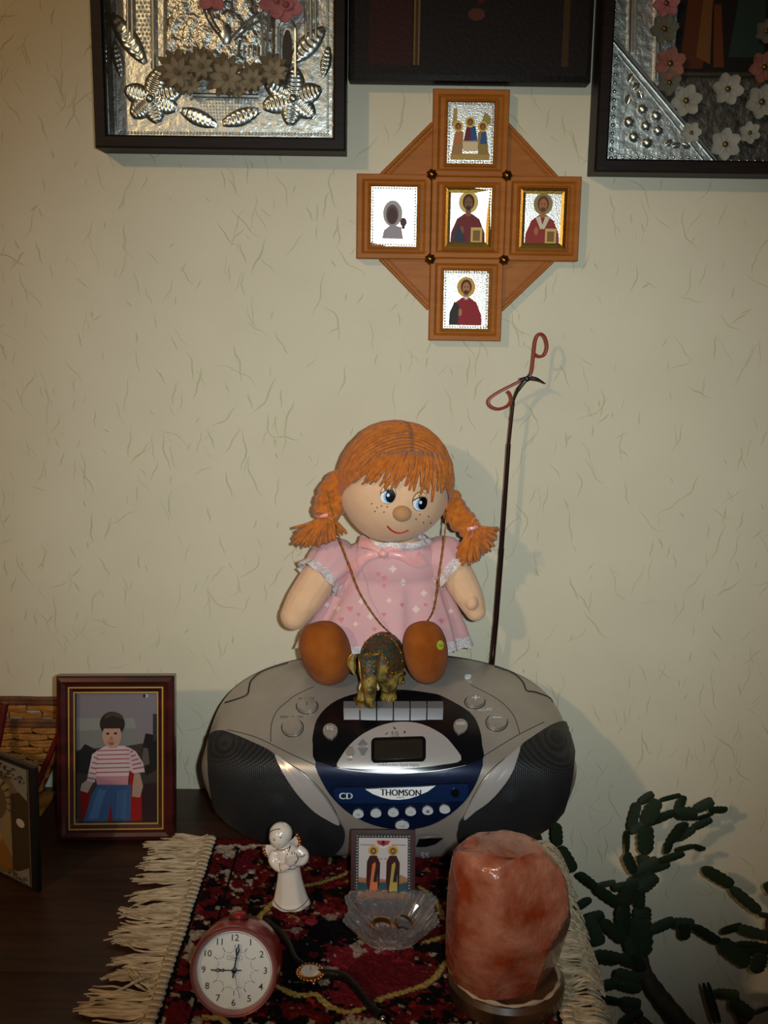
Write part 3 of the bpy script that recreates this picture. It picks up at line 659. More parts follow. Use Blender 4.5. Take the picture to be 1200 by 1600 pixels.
PROF = [(-0.165, 0.001), (-0.180, 0.006), (-0.196, 0.030), (-0.208, 0.058), (-0.2145, 0.090), (-0.2145, 0.112), (-0.209, 0.126), (-0.196, 0.137), (-0.175, 0.149), (-0.150, 0.160), (-0.125, 0.1705), (-0.098, 0.1800), (-0.070, 0.1865), (-0.045, 0.1885)]
REAR = [(-0.045, 0.1885), (-0.026, 0.184), (-0.017, 0.172), (-0.013, 0.150), (-0.013, 0.05), (-0.018, 0.010), (-0.03, 0.001), (-0.09, 0.001), (-0.165, 0.001)]
def bsec(prof, x):
    u = abs(x) / HW; e = max(0.0, 1 - u ** 2.55) ** 0.40
    ey = 0.30 + 0.70 * e if u < 1 else 0.30
    return [V((BX + x, YC + (y - YC) * ey, ZC + (z - ZC) * e)) for y, z in prof]
xs = [HW * math.sin(PI / 2 * k / 26) for k in range(-26, 27)]
def sm(prof, n): return [(p.x, p.y) for p in spline([V((a, b_, 0)) for a, b_ in prof], n)]
front = MB().grid([bsec(sm(PROF, 4), x) for x in xs]); rear = MB().grid([bsec(sm(REAR, 2), x) for x in xs])
Bt = thing('boombox', 'silver and navy portable stereo with black grilles under the seated doll', 'stereo', (BX, -0.11, 0.0045))
for q in (front, rear): q.xf(Mx.Translation((0, 0, 0.0055)))
obj('front_shell', front, 'silver_plastic', Bt, world=True, angle=60)
obj('rear_shell', rear, 'rear_plastic', Bt, world=True, angle=60)
S = Surf(front, (612, 1185))
def pt(name, pts, h, m, parent=Bt, **k): return obj(name, S.patch(pts, h, **k), m, parent, world=True, angle=50)
def txt(body, cx, cy, hpx, m, parent, h=0.0009, bold=0.0, ang=0.0, name='lettering', stretch=1.0):
    vs, fs = text2d(body, 0.0); ca, sa = math.cos(ang), math.sin(ang)
    if bold:   # heavier strokes: the letters laid side by side a little apart
        k_ = len(vs); vs0, fs0 = vs, fs; vs = []; fs = []
        for j_, d_ in enumerate((-bold, -bold / 2, 0, bold / 2, bold)):
            vs = vs + [(x + d_, y) for x, y in vs0]; fs = fs + [tuple(i + k_ * j_ for i in f) for f in fs0]
    return obj(name, S.flat([(cx + (x * ca * stretch + y * sa) * hpx, cy - (y * ca - x * stretch * sa) * hpx) for x, y in vs], fs, h), m, parent, world=True, smooth=False)
# speaker grilles
GL = [(333, 1148), (347, 1144), (362, 1148), (393, 1161), (429, 1180), (441, 1207), (464, 1236), (489, 1261), (529, 1284), (539, 1302), (534, 1320), (516, 1336), (487, 1346), (440, 1348), (395, 1340), (362, 1312), (341, 1270), (331, 1224), (328, 1182), (329, 1160)]
GR = [(812, 1169), (832, 1153), (858, 1136), (876, 1129), (887, 1134), (893, 1153), (894, 1184), (889, 1223), (880, 1259), (866, 1290), (840, 1322), (800, 1340), (750, 1343), (725, 1332), (714, 1308), (715, 1296), (722, 1278), (760, 1252), (782, 1230), (801, 1202)]
def cone(cx, cy, r1, cx2, cy2, r2):
    def f(x, y):
        d = math.hypot(x - cx, (y - cy)); d2 = math.hypot(x - cx2, y - cy2)
        h = -0.0024 * min(1, max(0, (r1 - d) / (r1 * 0.3))) if d < r1 else 0.0
        if d < r1 * 0.3: h += 0.0022 * (1 - d / (r1 * 0.3))
        if d2 < r2: h += 0.0025 * math.cos(PI / 2 * d2 / r2)
        return h
    return f
pt('speaker_grille', GL, 0.0036, 'speaker_grille', rings=16, smooth=4, hf=cone(432, 1258, 62, 360, 1172, 22), center=(430, 1255))
pt('speaker_grille', GR, 0.0036, 'speaker_grille', rings=16, smooth=4, hf=cone(800, 1250, 62, 868, 1155, 22), center=(800, 1250))
pt('speaker_trim', [(431, 1182), (452, 1194), (478, 1212), (502, 1236), (520, 1262), (531, 1285), (510, 1276), (489, 1262), (466, 1238), (446, 1210)], 0.0042, 'silver_bright', smooth=4, rings=5)
pt('speaker_trim', [(811, 1171), (795, 1182), (768, 1205), (745, 1235), (724, 1277), (742, 1264), (762, 1250), (783, 1228), (800, 1203)], 0.0042, 'silver_bright', smooth=4, rings=5)
for pts in ([(355, 1140), (400, 1152), (450, 1176), (492, 1195)], [(753, 1183), (785, 1163), (812, 1147), (850, 1128)], [(423, 1159), (424, 1133), (432, 1112), (449, 1096), (464, 1085), (490, 1073)], [(812, 1146), (804, 1121), (791, 1104), (772, 1089), (735, 1070)],
            [(432, 1184), (470, 1204), (500, 1232), (520, 1260), (532, 1286)], [(811, 1170), (775, 1196), (748, 1228), (723, 1278)]):
    obj('panel_seam', S.line(pts, 0.00045), 'seam', Bt, world=True)
for pts in ([(352, 1098), (384, 1087), (389, 1075), (393, 1063), (412, 1048), (450, 1036)], [(870, 1094), (838, 1082), (823, 1079), (817, 1066), (803, 1053), (775, 1040)]):
    obj('handle_groove', S.line(pts, 0.0011), 'seam', Bt, world=True)
# centre panel
up = [(493, 1190), (489, 1165), (489, 1150), (496, 1124), (517, 1101), (548, 1087), (589, 1080), (631, 1079), (672, 1084), (693, 1090), (734, 1114), (749, 1140), (753, 1165), (754, 1187)]
cr = [(725, 1196), (680, 1204), (625, 1208), (575, 1206), (530, 1200)]
pt('control_panel', [p for p in up] + cr, 0.0012, 'black_gloss', rings=12, smooth=3, center=(622, 1150))
lo = [(493, 1191), (530, 1201), (575, 1207), (625, 1209), (680, 1205), (725, 1197), (754, 1188), (744, 1222), (724, 1253), (693, 1278), (662, 1291), (625, 1295), (584, 1288), (548, 1271), (522, 1248), (504, 1222)]
pt('cd_panel', lo, 0.0014, 'navy', rings=12, smooth=3, center=(622, 1240))
lens = [(527, 1198), (534, 1183), (548, 1165), (570, 1148), (600, 1135), (630, 1131), (660, 1135), (690, 1150), (708, 1168), (720, 1189), (690, 1196), (640, 1201), (590, 1202), (550, 1201)]
ds = pt('display_panel', lens, 0.0032, 'silver_bright', rings=8, smooth=3, center=(622, 1170))
def rrect(x0, y0, x1, y1, r=5, sh=0.0):
    pts = []
    for cx_, cy_, a0 in ((x1 - r, y1 - r, 0), (x0 + r, y1 - r, 90), (x0 + r, y0 + r, 180), (x1 - r, y0 + r, 270)):
        pts += [(cx_ + r * math.cos(rad(a0 + k * 30)), cy_ + r * math.sin(rad(a0 + k * 30))) for k in range(4)]
    return [(x, y + sh * (x - (x0 + x1) / 2)) for x, y in pts]
pt('display_bezel', rrect(580, 1155, 665, 1193, 7, -0.03), 0.0040, 'black_gloss', ds, rings=5)
pt('display_screen', rrect(585, 1160, 660, 1188, 3, -0.03), 0.0043, 'lcd', ds, rings=5)
txt('multifunction digital display', 623, 1196.5, 5.5, 'ink', ds, 0.0036, ang=rad(0.5))
txt('E.Q.', 618, 1149, 6, 'ink', ds, 0.0036); txt('DIGITAL', 618, 1154.3, 2.8, 'ink', ds, 0.0036)
for pl_ in ([(614, 1138), (619, 1142), (616, 1143)], [(601, 1151), (607, 1147), (604, 1151)], [(630, 1146), (634, 1146), (632, 1150)]):
    obj('emblem_mark', S.flat(pl_, [(0, 1, 2)], 0.0036), 'ink', ds, world=True, smooth=False)
pt('tuning_button', [(559, 1167), (567, 1158), (575, 1167), (575, 1168), (559, 1168)], 0.0046, 'key_grey', ds, rings=3)
pt('tuning_button', [(559, 1172), (575, 1172), (568, 1184), (566, 1184)], 0.0046, 'key_grey', ds, rings=3)
pt('power_button', oval(547, 1179, 6.5, 6, 14), 0.0058, 'silver_plastic', ds, rings=3)
txt('TIMER', 547, 1171, 2.6, 'ink', ds, 0.0036); txt('OFF', 547, 1189, 3, 'ink', ds, 0.0036); txt('MEMORY', 567, 1170, 2.2, 'ink', ds, 0.0048)
# cassette keys
for k in range(6):
    x0 = 537 + k * 26; x1 = x0 + 25
    sec = [(1127.5, 0.0), (1127, 0.0010), (1117, 0.0082), (1115.5, 0.0088), (1101, 0.0052), (1099.5, 0.0)]; rows = []
    for xx in (x0, x0 + .6, x0 + 12, x1 - .6, x1):
        rr_ = []
        for yy_, hh_ in sec:
            q_, n_ = S.hit(xx, yy_); rr_.append(q_ + n_ * (hh_ - (.0012 if xx in (x0, x1) and hh_ else 0)))
        rows.append(rr_)
    obj('cassette_key', MB().grid(rows, capa=True, capb=True), 'key_grey', Bt, world=True, angle=25)
pt('key_well', rrect(533, 1096, 696, 1131, 4), 0.0016, 'black_gloss', rings=5)
# round buttons
def button(cx_, cy_, rx, ry, h=0.0035, ring=True, m='silver_plastic', name='round_button'):
    b_ = pt(name, oval(cx_, cy_, rx, ry, 20), h, m, rings=4, hf=lambda x, y: 0.0008 * (1 - ((x - cx_) / rx) ** 2 - ((y - cy_) / ry) ** 2))
    if ring: obj('button_rim', S.line(oval(cx_, cy_, rx + 2, ry + 1.6, 20) + [(cx_ + rx + 2, cy_)], 0.0006, 2), 'seam', b_, world=True)
    return b_
q = button(480, 1104, 15, 10); txt('I', 480, 1104, 6, 'seam', q, 0.0049)
q = button(457, 1137, 15, 13)
q = button(742, 1097, 14, 9); txt('+', 742, 1095, 7, 'ink_light', q, 0.005, stretch=1.8)
q = button(776, 1129, 15, 12); txt('–', 775, 1126, 1.2, 'ink_light', q, 0.005, stretch=1.4)
q = button(516.5, 1145, 11.5, 11, ring=False, h=0.004); txt('EQ', 516.5, 1143, 6.5, 'ink_light', q, 0.0056)
q = button(719, 1137.5, 11, 10.5, ring=False, h=0.004); txt('DBBS', 719, 1136, 4.2, 'ink_light', q, 0.0056)
txt('VOLUME', 757, 1109.5, 4, 'ink_light', Bt, 0.0006, ang=rad(-4)); txt('RADIO · CD · TAPE', 456, 1120.5, 3, 'seam', Bt, 0.0006, ang=rad(0)); txt('ON · STANDBY', 479, 1092, 2.6, 'seam', Bt, 0.0006)
pt('indicator_lamp', oval(731, 1058, 5.5, 3, 12), 0.0015, 'ink_light', rings=2); txt('FM', 734, 1066, 3, 'ink_light', Bt, 0.0006)
# CD bay
bay = [(521, 1234), (524, 1230), (530, 1229), (580, 1229), (630, 1227), (680, 1225), (727, 1223), (731, 1226), (731, 1236), (728, 1245), (722, 1249), (680, 1251), (630, 1252), (580, 1252.5), (540, 1252.5), (530, 1250), (524, 1243)]
pt('cd_door', bay, 0.0030, 'navy_bay', rings=6, smooth=2)
obj('door_groove', S.line([(a_, b_) for a_, b_ in bay] + [bay[0]], 0.0009, 3, off=0.0016), 'black_gloss', Bt, world=True)
bd_ = pt('brand_badge', [(571, 1231), (600, 1229.5), (625, 1228.5), (655, 1227.5), (680, 1226), (668, 1234), (652, 1241), (638, 1245), (624, 1246.5), (610, 1246), (597, 1243), (583, 1238)], 0.0038, 'white_badge', rings=5)
txt('THOMSON', 626, 1235.5, 9.5, 'ink', bd_, 0.0043, bold=0.05, ang=rad(0.8), stretch=0.94); txt('TM9173', 625, 1242.6, 2.6, 'ink', bd_, 0.0043)
txt('CD', 541, 1241, 9.5, 'ink_light', Bt, 0.0035, bold=0.04, stretch=1.1)
txt('PUSH', 690, 1237, 3, 'ink', Bt, 0.0035)
pt('jack_knob', oval(710, 1236, 6.5, 6, 14), 0.005, 'black_gloss', rings=3)
for i, (x, y) in enumerate(((560, 1269), (587.5, 1268), (614.5, 1267), (641.5, 1265.5), (668, 1264), (694.5, 1262))):
    q = pt('cd_button', oval(x, y, 8.5, 5.8, 16), 0.0038, 'pale_button', rings=3)
    s_ = ('PII', '', '|<<', '>>|', '', '')[i]
    if s_: txt(s_, x, y, 3.6, 'key_grey', q, 0.0043)
    if i == 4: obj('stop_mark', S.flat(rect(x - 2.5, y - 2.2, x + 2.5, y + 2.2), [(0, 1, 2, 3)], 0.0043), 'key_grey', q, world=True, smooth=False)
q = pt('cd_button', oval(628.5, 1286.5, 11, 5.6, 16), 0.0038, 'pale_button', rings=3); txt('>-II', 628.5, 1286.5, 3.6, 'key_grey', q, 0.0043)
pt('bass_port', [(655, 1310), (672, 1308), (692, 1309), (680, 1318), (665, 1322), (650, 1322)], 0.0012, 'black_gloss', rings=4)
txt('SS', 664, 1336, 9.5, 'ink_light', Bt, 0.0008, bold=0.0, stretch=1.1)
for sx in (-0.11, 0.11):
    for y_ in (-0.15, -0.05):
        obj('rubber_foot', MB().lathe([(0.009, 0.0), (0.009, 0.012)], 16, c=(BX + sx, y_, -0.0005 if y_ > -0.13 else 0.0035)), 'seam', Bt, world=True)
# telescopic aerial
a0 = P(768, 1032, -0.030); a1 = P(776, 960, -0.030); a2 = P(784, 857, -0.030); a3 = P(795, 694, -0.032); a4 = P(802, 628, -0.033)
mat('aerial_steel', '5a4038', 0.22, 0.9)
for p, q, r_ in ((a0 - V((0, 0, 0.02)), a1, 0.0031), (a1, a2, 0.0030), (a2, a3, 0.0025), (a3, a4, 0.0019)):
    obj('aerial_section', MB().tube([p, q], r_, 12), 'aerial_steel', Bt, world=True)
# ---------------------------------------------------------------- doll
mat('doll_skin', 'e2b58e', 0.85, col2='dcae87', vscale=60, sheen=0.2, bump=0.08, bscale=900, sss=0.05)
mat('nose_felt', 'b98758', 0.85, sheen=0.2)
mat('yarn', 'c87024', 0.88, col2='ad5c1c', vscale=160, bump=0.6, bscale=700, bdist=0.0008, sheen=0.25, spec=0.2)
mat('dress_cotton', 'd6a6a6', 0.9, col2='cf9d9f', vscale=25, bump=0.15, bscale=1500, bdist=0.0003, sheen=0.15, spec=0.2)
mat('lace', 'e0d6d2', 0.8, col2='c9b6b4', vscale=420, contrast=(0.45, 0.55), bump=0.8, bscale=600)
mat('satin', 'eaa9a6', 0.28, col2='df9896', vscale=40, sheen=0.2)
mat('plush', '9c541c', 0.95, col2='834012', vscale=35, bump=0.6, bscale=1300, bdist=0.001, sheen=0.06, spec=0.1)
mat('leggings', 'b79fae', 0.9)
mat('print_rose', 'd0808a', 0.9); mat('print_cream', 'e2c6bc', 0.9)
mat('eye_white', 'e6e6e6', 0.25); mat('eye_blue', '8db4e6', 0.25); mat('eye_black', '0a0a0c', 0.2); mat('eyelid', 'eec08c', 0.5); mat('mouth_red', 'b3272b', 0.6); mat('freckle', '8a4a2a', 0.7)
HC = P(617, 758, -0.085)
Dt = thing('rag_doll', 'soft red-haired doll in a pink dress sitting on the stereo', 'doll', (HC.x, -0.06, 0.19))
HR = V((0.0580, 0.053, 0.0645))
HM = Mx.Translation(HC) @ Mx.Rotation(rad(14), 4, 'Z') @ Mx.Rotation(rad(10), 4, 'Y') @ Mx.Rotation(rad(4), 4, 'X')
H3 = HM.to_3x3()
head = MB().ell((0, 0, 0), HR, nu=40, nv=28)
for i, p in enumerate(head.v):   # fuller cheeks
    k = 1 + 0.07 * math.exp(-((p.z + 0.022) / 0.025) ** 2); head.v[i] = V((p.x * k, p.y * (1 + 0.03 * math.exp(-((p.z + 0.02) / 0.025) ** 2)), p.z))
head.xf(HM)
hd = obj('head', head, 'doll_skin', Dt, world=True, angle=180)
F_ = Surf(head, (617, 770))
def fp(name, pts, h, m, parent=hd, **k): return obj(name, F_.patch(pts, h, **k), m, parent, world=True, angle=60)
def opx(cx_, cy_, rx, ry, a, n=22):
    ca, sa = math.cos(a), math.sin(a)
    return [(cx_ + rx * math.cos(t_) * ca - ry * math.sin(t_) * sa, cy_ + rx * math.cos(t_) * sa + ry * math.sin(t_) * ca) for t_ in [2 * PI * i / n for i in range(n)]]
for ex, ey, rx, ry, a in ((606.5, 772, 11.3, 14.5, rad(8)), (655.5, 783, 10.5, 14.5, rad(14))):
    e = fp('eye', opx(ex, ey, rx + .8, ry + .8, a), 0.0008, 'eye_black', rings=3)
    fp('eyelid', opx(ex, ey, rx, ry, a), 0.0012, 'eyelid', e, rings=3)
    fp('eye_white', opx(ex - 1, ey + 4.5, rx - .6, ry - 5.0, a), 0.0015, 'eye_white', e, rings=3)
    fp('iris', opx(ex + 1.2, ey + 3.8, rx - 3.2, ry - 5.2, a), 0.0018, 'eye_blue', e, rings=3)
    fp('pupil', opx(ex + 3.6, ey + 2.6, rx - 3.9, ry - 4.6, a), 0.0021, 'eye_black', e, rings=3)
    fp('glint', opx(ex + 0.2, ey + 1.2, 2.1, 2.6, a), 0.0025, 'eye_white', e, rings=2)
    for k in range(4):
        x0, y0 = ex - 1 + k * 2.6, ey - 6.0 + k * 0.9
        obj('eyelash', F_.line([(x0, y0 + 2), (x0 - 1.0 + .4 * k, y0 - 4.5)], 0.00045, 3, off=0.0018), 'eye_black', e, world=True)
    obj('eyelash', F_.line([(ex - rx, ey - 1.5), (ex - 3, ey - 5.5), (ex + 4, ey - 6)], 0.00055, 4, off=0.0016), 'eye_black', e, world=True)
nb, nn = F_.hit(628, 801)
no = MB().ell((0, 0, 0), (0.0104, 0.0075, 0.0086), nu=20, nv=12).xf(Mx.Translation(nb + nn * 0.002) @ H3.to_4x4()); obj('nose', no, 'nose_felt', hd, world=True)
obj('mouth', F_.line([(605, 822), (611, 828), (619, 832), (628, 832), (638, 828)], 0.0011, 5), 'mouth_red', hd, world=True)
for x, y in ((581, 787), (596, 790.5), (586, 799), (600, 800), (605, 792), (656, 804), (669.5, 807), (650, 811), (661.5, 816.5), (673, 817), (589, 793)):
    fp('freckle', oval(x, y, 1.2, 1.2, 8), 0.0004, 'freckle', rings=1)
# hair: cap and yarn combed from the parting to the bunches
def hs(d, k):  # direction in head space -> point k mm off the head
    d = V(d).normalized(); e = 1 / math.sqrt((d.x / HR.x) ** 2 + (d.y / HR.y) ** 2 + (d.z / HR.z) ** 2); return HM @ (d * (e + k))
earL, earR = V((-0.93, -0.06, -0.30)).normalized(), V((0.93, 0.02, -0.36)).normalized()
cap = MB(); rows = []
for i in range(15):
    th_ = rad(-52) + rad(160) * i / 14        # along the parting, front to nape
    part = V((0.0, -math.cos(th_ + PI / 2 - PI / 2) if False else math.sin(th_) , math.cos(th_)))
    row = []
    for j in range(-10, 11):
        ear = earR if j > 0 else earL; u = abs(j) / 10
        d = part.lerp(ear, u).normalized() if j else part
        row.append(hs(d, 0.0022 + 0.002 * math.sin(PI * u)))
    rows.append(row)
cap.grid(rows); obj('hair_cap', cap, 'yarn', Dt, world=True, angle=180)
hr = random.Random(4); NS = 44
for side, ear in ((-1, earL), (1, earR)):
    hair = MB()
    for i in range(NS):
        th_ = rad(-51) + rad(156) * i / (NS - 1)
        part = V((0, math.sin(th_), math.cos(th_))); pts = []
        jit = V((hr.gauss(0, .02), hr.gauss(0, .03), hr.gauss(0, .03)))
        for k in range(13):
            u = k / 12; d = part.lerp(ear + jit * u, u).normalized()
            if k == 0: d = (part + V((side * 0.012, 0, 0))).normalized()
            pts.append(hs(d, 0.0038 + 0.0028 * math.sin(PI * min(1, u + .12)) + hr.uniform(-.0004, .0004)))
        hair.tube(pts, [0.0016] * 12 + [0.0013], 6)
    obj('combed_hair', hair, 'yarn', Dt, world=True, angle=180, kind='stuff')
# fringe over the forehead
HS = Surf(MB().ell((0, 0, 0), HR + V((0.004, 0.004, 0.004)), nu=40, nv=28).xf(HM), (617, 760))
roots = [(600 + 93 * i / 33, 712 - 3 * math.sin(PI * i / 33) + 11 * max(0, i / 33 - .65)) for i in range(34)]
bang = MB()
for i, (rx_, ry_) in enumerate(roots):
    u = i / 33; tx = 553 + 146 * u + hr.gauss(0, 2.0); ty = 752 + 14 * math.sin(PI * u * .5) + hr.gauss(0, 5) + (12 if .82 < u < .95 else 0)
    if 0.50 < u < 0.56 or .66 < u < .70: tx += 5; ty -= 2
    pts = []
    for k in range(7):
        s = k / 6; x = rx_ + (tx - rx_) * (s ** 1.15) + 1.2 * math.sin(s * 5 + i); y = ry_ + (ty - ry_) * s
        q, n = HS.hit(x, y); pts.append(q + n * (0.0022 + 0.003 * math.sin(PI * min(1, s + .15))))
    bang.tube(pts, [0.0017] * 6 + [0.0012], 6)
for i in range(16):
    x0 = 590 + i * 6; pts = []
    x1 = 560 + i * 8.6 + hr.gauss(0, 2); y1 = 742 + hr.gauss(0, 5) + 14 * (i / 15)
    for k in range(6):
        s = k / 5; q, n = HS.hit(x0 + (x1 - x0) * s, 709 + (y1 - 709) * s); pts.append(q + n * (0.004 + 0.002 * math.sin(PI * s)))
    bang.tube(pts, 0.0017, 6)
obj('forehead_fringe', bang, 'yarn', Dt, world=True, angle=180, kind='stuff')
# plaits, ribbons, tassels
def plait(pts, r, fan_c, fan_pts, bow_dirs):
    path = spline(pts, 10); n = len(path)
    for s in range(3):
        q = []
        for i, p in enumerate(path):
            u = i / (n - 1); a = u * 2 * PI * 1.35 + s * 2 * PI / 3
            t_ = (path[min(i + 1, n - 1)] - path[max(i - 1, 0)]).normalized(); sd = t_.cross(V((0, -1, 0))).normalized()
            q.append(p + sd * (r * 0.75 * math.sin(a)) + V((0, -1, 0)) * (r * 0.45 * math.sin(2 * a)))
        obj('plait_strand', MB().tube(q, [r * (0.78 - 0.2 * (i / (n - 1)) + 0.08 * math.sin(i * 1.9)) for i in range(n)], 10), 'yarn', Dt, world=True, angle=180)
    tz = MB(); e = path[-1]; m = len(fan_pts)
    for k in range(46):
        u = (k + .5) / 46 * (m - 1); i = min(int(u), m - 2); tip = fan_pts[i].lerp(fan_pts[i + 1], u - i)
        mid = e.lerp(tip, 0.45) + V((hr.gauss(0, .001), -0.006 - 0.006 * hr.random(), 0.002))
        tip = tip + V((hr.gauss(0, .0015), hr.uniform(-.012, .010), hr.gauss(0, .002)))
        tz.tube(spline([e + V((hr.gauss(0, .002), hr.gauss(0, .002), 0)), mid, tip], 4), 0.0017, 6)
    obj('yarn_tassel', tz, 'yarn', Dt, world=True, angle=180, kind='stuff')
    bw = obj('ribbon_tie', MB().tube([e + V((math.cos(a) * 0.0085, math.sin(a) * 0.0085, 0.001 + 0.002 * math.cos(a))) for a in [2 * PI * i / 16 for i in range(16)]], 0.0026, 8, closed=True), 'satin', Dt, world=True)
    for d in bow_dirs:
        d = V(d); s_ = d.cross(V((0, -1, 0))).normalized(); rows = []
        for i in range(9):
            a = PI * i / 8; rows.append([e + V((0, -0.010, 0.001)) + d * (math.sin(a)) + s_ * (0.0055 * math.cos(a) * (0.35 + 0.65 * math.sin(a))) + V((0, y_, 0)) for y_ in (-0.0035, 0.0035)])
        obj('ribbon_loop', MB().grid(rows), 'satin', bw, world=True)
Yb = -0.088
plait([P(538, 755, Yb), P(524, 765, Yb - .004), P(516, 785, Yb - .006), P(512, 803, Yb - .006)], 0.0125, None, [P(x, y, Yb - .008) for x, y in ((462, 832), (462, 848), (480, 849), (500, 850), (522, 842), (542, 828))], [(-0.014, 0, 0.001), (0.011, 0, -0.003)])
plait([P(700, 782, Yb + .01), P(709, 796, Yb + .006), P(720, 812, Yb), P(736, 824, Yb)], 0.0105, None, [P(x, y, Yb) for x, y in ((712, 858), (718, 872), (735, 876), (755, 868), (772, 850), (778, 822))], [(0.006, 0, 0.012), (-0.003, 0, -0.010)])
# body, arms, legs
torso = MB().ell(P(612, 930, -0.060), (0.046, 0.036, 0.062), nu=24, nv=16); torso.ell(P(615, 855, -0.070), (0.03, 0.026, 0.03), nu=20, nv=12)
obj('torso', torso, 'doll_skin', Dt, world=True)
def limb(pts, rs, m, name):
    sp_ = spline(pts, 5); n = len(sp_); rr = []
    for i in range(n):
        u = i / (n - 1) * (len(rs) - 1); k = min(int(u), len(rs) - 2); rr.append(rs[k] + (rs[k + 1] - rs[k]) * (u - k))
    mb = MB().tube(sp_, rr, 16); mb.ell(sp_[0], rr[0], nu=16, nv=10); mb.ell(sp_[-1], rr[-1], nu=16, nv=10)
    return mb
al = limb([P(520, 878, -0.070), P(497, 905, -0.082), P(474, 940, -0.092), P(460, 962, -0.096)], [0.019, 0.0205, 0.0195, 0.016], 'doll_skin', 'arm'); al.ell(P(475, 950, -.106), (.008, .006, .0115), M=Mx.Rotation(rad(25), 3, 'Y'), nu=12, nv=8)
remesh(obj('arm', al, 'doll_skin', Dt, world=True), 0.0014, 5)
ar = limb([P(695, 872, -0.068), P(712, 895, -0.076), P(732, 930, -0.082), P(743, 954, -0.084)], [0.017, 0.019, 0.0165, 0.012], 'doll_skin', 'arm'); ar.ell(P(737, 942, -.097), (.007, .006, .008), nu=12, nv=8)
remesh(obj('arm', ar, 'doll_skin', Dt, world=True), 0.0014, 5)
for x0, x1, x2 in ((575, 545, 512), (640, 655, 665)):
    obj('leg', limb([P(x0, 985, -0.060), P(x1, 1000, -0.085), P(x2, 1018, -0.100)], [0.022, 0.0215, 0.019], 'leggings', 'leg'), 'leggings', Dt, world=True)
def foot(cx_, cy_, Y, rx, rz, tw):
    c = P(cx_, cy_, Y); mb = MB().ell((0, 0, 0), (rx, 0.027, rz), nu=28, nv=20)
    for i, p in enumerate(mb.v):
        k = (1 + 0.05 * (p.z / rz)) * (1 - (p.z / rz) ** 2 + 1e-6) ** -0.12; k = min(k, 1.35); p = V((p.x * k, p.y * (0.85 + 0.3 * (0.5 - 0.5 * p.z / rz)), p.z))
        p.y -= 0.006 * (p.z / rz)
        mb.v[i] = p
    return mb.xf(Mx.Translation(c) @ Mx.Rotation(tw, 4, 'Y') @ Mx.Rotation(rad(8), 4, 'X'))
f1 = obj('shoe', foot(510, 1020, -0.122, 0.0275, 0.0400, rad(-13)), 'plush', Dt, world=True, angle=180)
fm = foot(665, 1019, -0.122, 0.0245, 0.0390, rad(-8)); f2 = obj('shoe', fm, 'plush', Dt, world=True, angle=180)
FS = Surf(fm, (665, 1019)); obj('round_badge', FS.patch(oval(687.5, 1008, 5, 7.5, 16), 0.0009, rings=3), mat('badge_lime', 'a8b032', 0.4), f2, world=True)
vs_, fs_ = text2d('Lava'); obj('lettering', FS.flat([(687.5 + x * 2.6, 1008 - y * 3.2) for x, y in vs_], fs_, 0.0014), 'ink', f2, world=True, smooth=False)
# dress
def ring(py, xl, xr, Yc, ry, ruf, n=72, ph=0.0, dz=0.0):
    c = P((xl + xr) / 2, py, Yc); rx = (P(xr, py, Yc) - P(xl, py, Yc)).length / 2; row = []
    for j in range(n):
        t_ = 2 * PI * j / n; k = 1 + ruf * math.cos(9 * t_ + ph + .8) + ruf * .7 * math.cos(14 * t_ + 1.3) + ruf * .35 * math.cos(23 * t_)
        row.append(c + V((rx * k * math.cos(t_), ry * k * math.sin(t_), dz + ruf * 0.02 * math.sin(7 * t_))))
    return row
drows = [ring(846, 572, 662, -0.074, 0.028, 0.0), ring(856, 540, 685, -0.070, 0.034, 0.0), ring(874, 528, 692, -0.067, 0.038, 0.004), ring(894, 534, 688, -0.065, 0.041, 0.004), ring(899, 535, 687, -0.065, 0.0385, 0.006), ring(904, 530, 692, -0.064, 0.0415, 0.014), ring(914, 524, 697, -0.064, 0.044, 0.028), ring(930, 512, 703, -0.064, 0.046, 0.034), ring(955, 494, 714, -0.064, 0.048, 0.040), ring(978, 478, 722, -0.064, 0.050, 0.045), ring(990, 472, 725, -0.064, 0.051, 0.048)]
dress = MB().grid(drows, closeu=True); dr = obj('dress', dress, 'dress_cotton', Dt, world=True, angle=180)
lc_ = [ring(989, 472, 725, -0.064, 0.0515, 0.048), ring(996, 468, 727, -0.064, 0.0525, 0.052), ring(1003, 465, 729, -0.064, 0.053, 0.058)]
for j in range(0, 72, 2): lc_[2][j] = lc_[2][j] + V((0, 0, -0.002))
obj('lace_hem', MB().grid(lc_, closeu=True), 'lace', dr, world=True, angle=180)
nk = [ring(850, 566, 668, -0.074, 0.032, 0.0), ring(844, 560, 674, -0.074, 0.036, 0.05), ring(838, 566, 668, -0.074, 0.034, 0.03)]
obj('lace_collar', MB().grid(nk, closeu=True), 'lace', dr, world=True, angle=180)
DS = Surf(dress, (610, 920))
